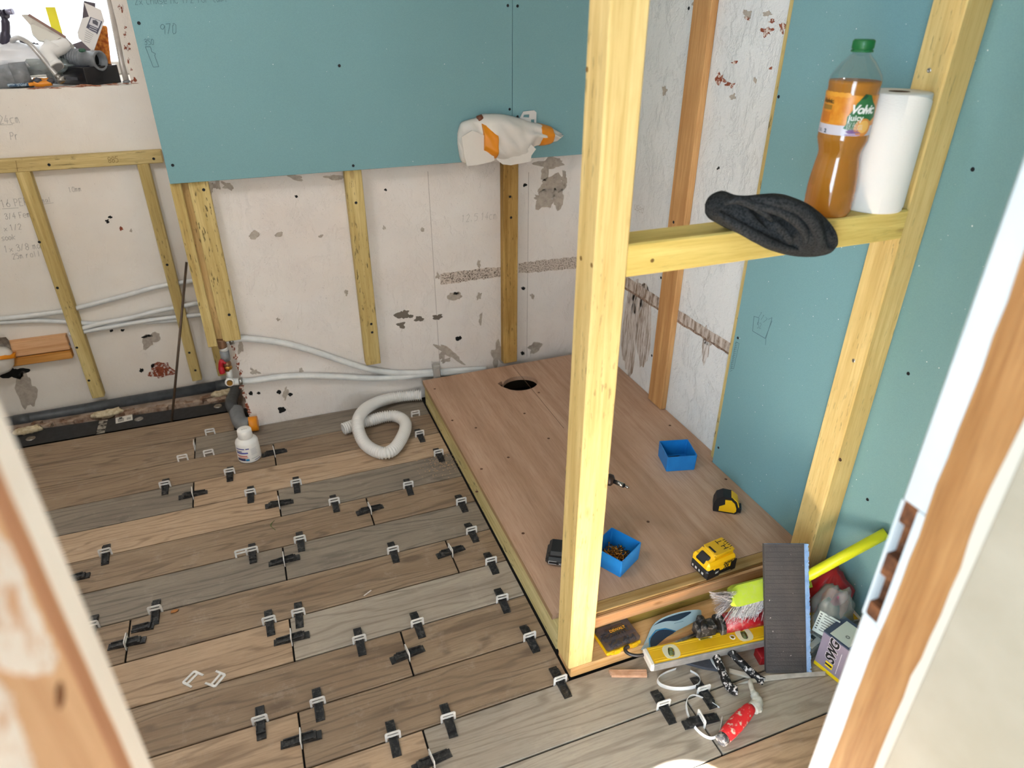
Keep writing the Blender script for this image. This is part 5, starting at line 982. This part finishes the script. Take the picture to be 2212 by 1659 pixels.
strap('lower white plastic strap curled beside the red trowel handle', [(1554, 1530), (1526, 1513), (1500, 1503), (1486, 1508), (1481, 1524), (1486, 1550), (1500, 1574), (1518, 1591), (1537, 1598), (1552, 1590), (1558, 1572), (1561, 1552)], .008)
a, b = fl(1318, 1455, .005), fl(1397, 1455, .005); of = MB()
for k in range(3): of.bar(a+V((0, (k-1)*.0062, 0)), b+V((.003*(k-1), (k-1)*.0062, 0)), .0055, .008)
o = obj('wood_offcut', of, mat('#d9ab8c', .8, h2='#c99877', scale=60)); tag(o, 'short pale splinter of layered wood lying left of the level', 'wood offcut')
sp = [fl(1478, 1427), fl(1555, 1432), fl(1553, 1452), fl(1520, 1447), fl(1480, 1436)]; o = obj('slate_scrap', MB().add([p+V((0, 0, .001)) for p in sp]+[p+V((0, 0, .010)) for p in sp], [[4, 3, 2, 1, 0], [5, 6, 7, 8, 9]]+[[i, (i+1) % 5, 5+(i+1) % 5, 5+i] for i in range(5)]), mat('#55565e', .7, h2='#45464e', scale=40, bump=.5, bs=90)); tag(o, 'blue-grey slab scrap on the planks under the level', 'offcut')
wp_ = [fl(x, y) for x, y in [(1530, 1425), (1540, 1424), (1545, 1434), (1554, 1444), (1553, 1453), (1546, 1452), (1537, 1440)]]; n_ = 7; o = obj('white_shard', MB().add([p+V((0, 0, .012)) for p in wp_]+[p+V((0, 0, .015)) for p in wp_], [list(range(n_))[::-1], [n_+i for i in range(n_)]]+[[i, (i+1) % n_, n_+(i+1) % n_, n_+i] for i in range(n_)]), WHITE); tag(o, 'small white plastic shard beside the sealant gun handle', 'plastic scrap')
o = obj('timber_sliver', MB().bar(fl(1575, 1449, .004), fl(1622, 1461, .004), .011, .006), mat('#c9bfb0', .8)); tag(o, 'pale thin sliver on the planks between the two gun handles', 'wood offcut')
o = obj('leaf_blade', MB().tube(spline([fl(593, 1124, .003), fl(587, 1130, .002), fl(585, 1136, .002), fl(595, 1145, .0015)], 4), [.0008]*4+[.0016]*5+[.0008]*4, 5), mat('#5b6b38', .7)); tag(o, 'thin bent green grass blade on a plank near mid floor', 'leaf')
o = obj('dead_leaf', MB().sph(fl(377, 1320, .003), (.011, .006, .003), 12, Rz(.3), lambda d, q: q*(1+.6*noise.noise(d*3))), mat('#a9713f', .8)); tag(o, 'tiny curled orange-brown flake beside a clip on the left', 'leaf')
o = obj('paper_sliver', MB().bar(fl(786, 1287, .002), fl(802, 1275, .002), .0035, .0012), mat('#d8cdc4', .8)); tag(o, 'tiny pale sliver on a plank in the middle of the floor', 'paper scrap')
dm = MB(); rg = random.Random(4)
for k in range(150): p = fl(955+rg.gauss(0, 26), 1002+rg.gauss(0, 12), .001); dm.box(p, (rg.uniform(.002, .006), .0012, .0008), Rz(rg.uniform(0, 3)))
o = obj('sawdust', dm, mat('#cda986', .9)); tag(o, 'scatter of pale sawdust on the planks by the shower base', 'sawdust'); o['kind'] = 'stuff'
# ================================================================== ON THE WINDOW SILL
YS = 3.06
SP = lambda x, y, d=0.: wy(x, y, YS+d)
z0 = SZ+.0006
pA, pB, pC = fl(190, 186, z0), fl(263, 178, z0), fl(137, 172, z0); ub = (pB-pA); wb_ = ub.length; ub.normalize(); vb = V((-ub.y, ub.x, 0)); db_ = (pC-pA).dot(vb)*.75
bkx = thing('black_box', 'black glossy carton at the right end of the window sill', 'carton', pA, Matrix((ub, vb, V((0, 0, 1)))).transposed())
obj('carton', MB().box((wb_/2, db_/2, .030), (wb_, db_, .060), None, .002), mat('#1b1b1e', .22), bkx, False); obj('lid_flap', MB().box((wb_/2+.004, db_*.4, .0612), (wb_*.85, db_*.6, .0016), Rz(.03)), mat('#2b2c38', .3), bkx, False)
obj('grey_print', MB().box((-.0004, db_*.35, .022), (.0008, .06, .010)), mat('#4b4b50', .5), bkx, False)
gp = thing('flexible_connector', 'grey corrugated pan connector with open socket on the window sill', 'pipe fitting', SP(190, 135, .03))
g0, g1, g2 = SP(128, 116, .09), SP(182, 128, .04), SP(216, 131, .0); gd = (g2-g1).normalized(); gpts = resample([g0, g0.lerp(g1, .5), g1], .002)
obj('corrugated_neck', MB().tube(gpts, lambda t: .0290+.0022*math.sin(t*len(gpts)*2*math.pi/5), 20), GREYP, gp)
obj('socket', MB().tube([g1, g1.lerp(g2, .55), g1.lerp(g2, .6), g2], [.029, .029, .0325, .0325], 24, False), GREYP, gp); obj('socket_rim', MB().lathe([(.0325, -.004), (.0335, .002), (.0315, .004), (.0255, .003), (.0250, -.03), (.02, -.03)], 24, g2, frame(gd)), GREYP, gp); obj('dark_bore', MB().lathe([(0, -.028), (.0252, -.028)], 20, g2, frame(gd)), DARK, gp)
obj('green_tag', MB().box(g1+V((.004, -.02, .030)), (.022, .008, .012), Rz(.2), .003), mat('#2c5a44', .5), gp)
we = thing('white_elbow_fitting', 'white plastic waste elbow lying on the pile on the sill', 'pipe fitting', SP(120, 120, .0))
obj('elbow', MB().tube(spline([SP(140, 96, .06), SP(122, 104, .03), SP(103, 112, .01), SP(108, 128, -.005), SP(122, 145, -.02)], 6), [.026]*8+[.025]*8+[.0235]*9, 20), WHITE, we); obj('collar', MB().tube([SP(117, 96, .03), SP(106, 118, .02)], .0285, 20), WHITE, we); obj('open_end', MB().tube([SP(117, 138, -.015), SP(123, 146, -.022)], [.0245, .0255], 20), WHITE, we); obj('bore', MB().lathe([(0, .001), (.0215, .001)], 20, SP(123.2, 146.3, -.0224), frame(SP(123, 146, -.022)-SP(117, 138, -.015))), mat('#9a9a9c', .7), we)
fh = thing('braided_hose', 'braided steel tap hose with brass nut hanging over the sill edge', 'hose', SP(100, 150, -.03))
obj('braid', MB().tube(spline([SP(28, 96, .05), SP(28, 86, .03), SP(42, 82, .0), SP(62, 93, -.02), SP(85, 118, -.03), SP(110, 148, -.035), SP(125, 166, -.04)], 8), .0082, 12), mat('#d0cecc', .35, .5, h2='#a5a2a0', scale=1300, thr=(.4, .6)), fh)
obj('ferrule', MB().tube([SP(121, 161, -.04), SP(131, 172, -.042)], [.0088, .0105], 12), STEEL, fh); nd = (SP(133, 175, -.043)-SP(125, 166, -.04)).normalized(); obj('nut', MB().tube([SP(129, 169, -.042), SP(135, 177, -.044)], .0165, 6), STEEL, fh); obj('brass_bore', MB().lathe([(0, .0005), (.011, .0005), (.012, .001)], 16, SP(135, 177, -.044), frame(nd)), BRASS, fh)
px_ = thing('pliers', 'orange and grey handled pliers on the sill edge', 'pliers', SP(88, 182, -.04))
for yy, dd in ((176, -.02), (182, -.045)): obj('handle', MB().tube(spline([SP(63, yy+1, dd), SP(75, yy-1, dd), SP(92, yy-1, dd), (SP(112, yy-3, dd))], 5), [.006]*5+[.0105]*6+[.009]*5, 12), mat('#dd8a1d', .4), px_)
for x0_, x1_ in ((72, 90), (103, 117)): obj('grip', MB().tube([SP(x0_, 178, -.043), SP((x0_+x1_)/2, 174, -.046), SP(x1_, 174, -.043)], [.006, .011, .006], 12), mat('#4c4b50', .5), px_)
obj('jaws', MB().bar(SP(50, 184, -.035), SP(64, 179, -.035), .014, .008), mat('#7d8894', .3, .8), px_)
gb = thing('grey_bend', 'grey plastic waste bend lying at the left of the sill', 'pipe fitting', SP(30, 165, -.01)); obj('bend', MB().tube(spline([SP(-40, 176, .03), SP(-5, 170, -.005), SP(25, 165, -.015), SP(62, 160, -.005)], 6), .0385, 22), GREYP, gb); obj('collar', MB().tube([SP(28, 164, -.014), SP(64, 160, -.004)], .0405, 22), GREYP, gb)
pg = thing('white_polybag', 'crumpled white polythene bag on the sill above the grey bend', 'bag', SP(35, 125, .04)); puff('bag', SP(25, 126, .05), (.115, .05, .05), mat('#e3e5ea', .35), pg, 6.6, .4, 28); puff('film', SP(92, 142, .03), (.085, .04, .028), POLY, pg, 1.6, .45, 24)
crt = thing('leaning_carton', 'white printed carton leaning in the window corner', 'carton', SP(200, 75, .05)); cn = V((-.15, -.95, .25)).normalized(); CP = lambda x, y: onpl(x, y, SP(200, 75, .05), cn)
def qplate(P, pts, n, t, off=0.): a = [P(*p)+V(n)*off for p in pts]; b = [v+V(n)*t for v in a]; k = len(a); return MB().add(a+b, [list(range(k)), [k+i for i in range(k)][::-1]]+[[i, (i+1) % k, k+(i+1) % k, k+i] for i in range(k)])
obj('front', qplate(CP, [(194, 36), (225, 47), (202, 113), (170, 83), (168, 70), (178, 40)], cn, .003), mat('#dcd8d4', .5), crt); obj('flap', qplate(CP, [(177, 2), (214, 18), (222, 45), (194, 36), (189, 36)], cn, .002, -.02), mat('#d9d2cc', .5), crt); obj('side', qplate(CP, [(172, -5), (197, 0), (197, 36), (178, 40), (168, 42)], cn, .002, -.04), mat('#4a3f47', .5), crt); obj('underside', qplate(CP, [(150, 92), (170, 85), (203, 114), (196, 116), (165, 110)], cn, .004, -.03), mat('#594c52', .5), crt)
obj('print_block', qplate(CP, [(196, 37), (222, 47), (211, 75), (187, 60)], cn, .0004, .0031), mat('#4d4d5c', .6), crt); obj('print_window', qplate(CP, [(198, 39), (219, 47), (213, 62), (193, 53)], cn, .0004, .0036), mat('#cfccd0', .6), crt); obj('print_picture', qplate(CP, [(201, 44), (208, 44), (213, 49), (212, 57), (207, 54), (201, 51)], cn, .0003, .0041), mat('#55535c', .6), crt)
pl_ = MB()
for k in range(3): a, b = CP(192+1.5*(2-k), 57+k*4)+cn*.0038, CP(209+1.0*(2-k), 64+k*4.4)+cn*.0038; pl_.bar(a, b, .0022, .0004, cn)
obj('print_lines', pl_, mat('#cfccd0', .6), crt, kind='stuff'); pl_ = MB()
for k in range(6): a, b = CP(186-k*.8, 66+k*4.6)+cn*.0034, CP(203-k*1.6, 76+k*3.4)+cn*.0034; pl_.bar(a, b, .0014, .0003, cn)
obj('print_lines', pl_, mat('#8c8a8e', .6), crt, kind='stuff')
hmr = thing('hammer', 'dark claw hammer standing head up at the left of the sill', 'hammer', SP(8, 97, .05)); HMM = mat('#3a3645', .4, .3); obj('handle', MB().tube(spline([SP(8, 98, .06), SP(12, 75, .06), SP(12, 50, .06), SP(8, 34, .06)], 5), [.016]*6+[.013]*6+[.010]*4, 12), HMM, hmr); obj('head', MB().tube(spline([SP(-30, 20, .06), SP(-10, 24, .06), SP(6, 30, .06), SP(14, 30, .055)], 4), [.006]*4+[.012]*5+[.015]*4, 12), HMM, hmr); obj('poll', MB().cyl(SP(14, 26, .055), SP(28, 25, .05), .0095, 14), mat('#9a97ad', .35, .5), hmr)
lt_ = thing('filling_knife', 'wide pale stripping knife slanting across the sill pile', 'scraper', SP(105, 70, .05)); kn = V((.2, -.9, .35)).normalized(); KP = lambda x, y: onpl(x, y, SP(105, 70, .05), kn)
obj('blade', qplate(KP, [(46, 33), (58, 32), (68, 34), (142, 82), (138, 86), (120, 84), (70, 60)], kn, .004), mat('#cfc8bf', .5, h2='#bab2a8', scale=40), lt_); obj('grip', qplate(KP, [(66, 58), (72, 56), (132, 84), (112, 95), (84, 90), (70, 76)], kn, .016), mat('#d5d2c8', .5), lt_); obj('brown_edge', MB().bar(KP(62, 33)+kn*.005, KP(142, 82)+kn*.005, .008, .004, kn), mat('#8d6e63', .6), lt_); obj('shank', MB().bar(KP(140, 83)+kn*.002, KP(160, 104)+kn*.002, .010, .003, kn), STEEL, lt_)
cl_ = thing('dark_clips', 'bundle of dark spring clips behind the braided hose', 'clips', SP(60, 105, .07))
for k in range(6): obj('clip', MB().bar(SP(44+k*7, 86+k*1.5, .075), SP(56+k*7, 112+k, .07), .008, .006), mat('#4c4850', .4, .4), cl_)
rt_ = obj('leaning_tube', MB().tube([SP(273, 175, -.03), SP(264, 140, -.01), SP(228, -40, .03)], .0098, 14), mat('#c9c2bb', .35, .3, h2='#a79f98', scale=12)); tag(rt_, 'grey steel tube leaning in the right corner of the window', 'tube'); ed = (SP(273, 175, -.03)-SP(264, 140, -.01)).normalized(); obj('end_cap', MB().tube([SP(272.6, 174, -.03), SP(274.5, 179, -.0305)], .0125, 14), GREYP, rt_); obj('end_nut', MB().lathe([(0, .003), (.005, .003), (.006, 0)], 12, SP(274.5, 179, -.0305), frame(V((0, -1, 0)))), STEEL, rt_)
rs = obj('rusty_board', MB().box(SP(215, 96, .11), (.06, .03, .13), Matrix.Rotation(.15, 3, 'Y'), .004), mottle('#d98a3c', '#9a4a1f', 60, (.4, .6))); tag(rs, 'rusty orange scrap standing behind the grey connector on the sill', 'scrap')
yb_ = obj('yellow_card', MB().box(SP(124, 70, .12), (.030, .008, .16), None, .001), mat('#e9dc25', .5)); tag(yb_, 'narrow yellow card standing behind the knife on the sill', 'card')
bt_ = obj('blue_offcut', MB().box(SP(42, 184, -.03)+V((0, 0, .002)), (.07, .035, .010), Rz(.15), .003), mottle('#9fb0bf', '#3f5a75', 110, (.45, .55))); tag(bt_, 'blue and white scrap wrapper under the pliers on the sill', 'scrap')
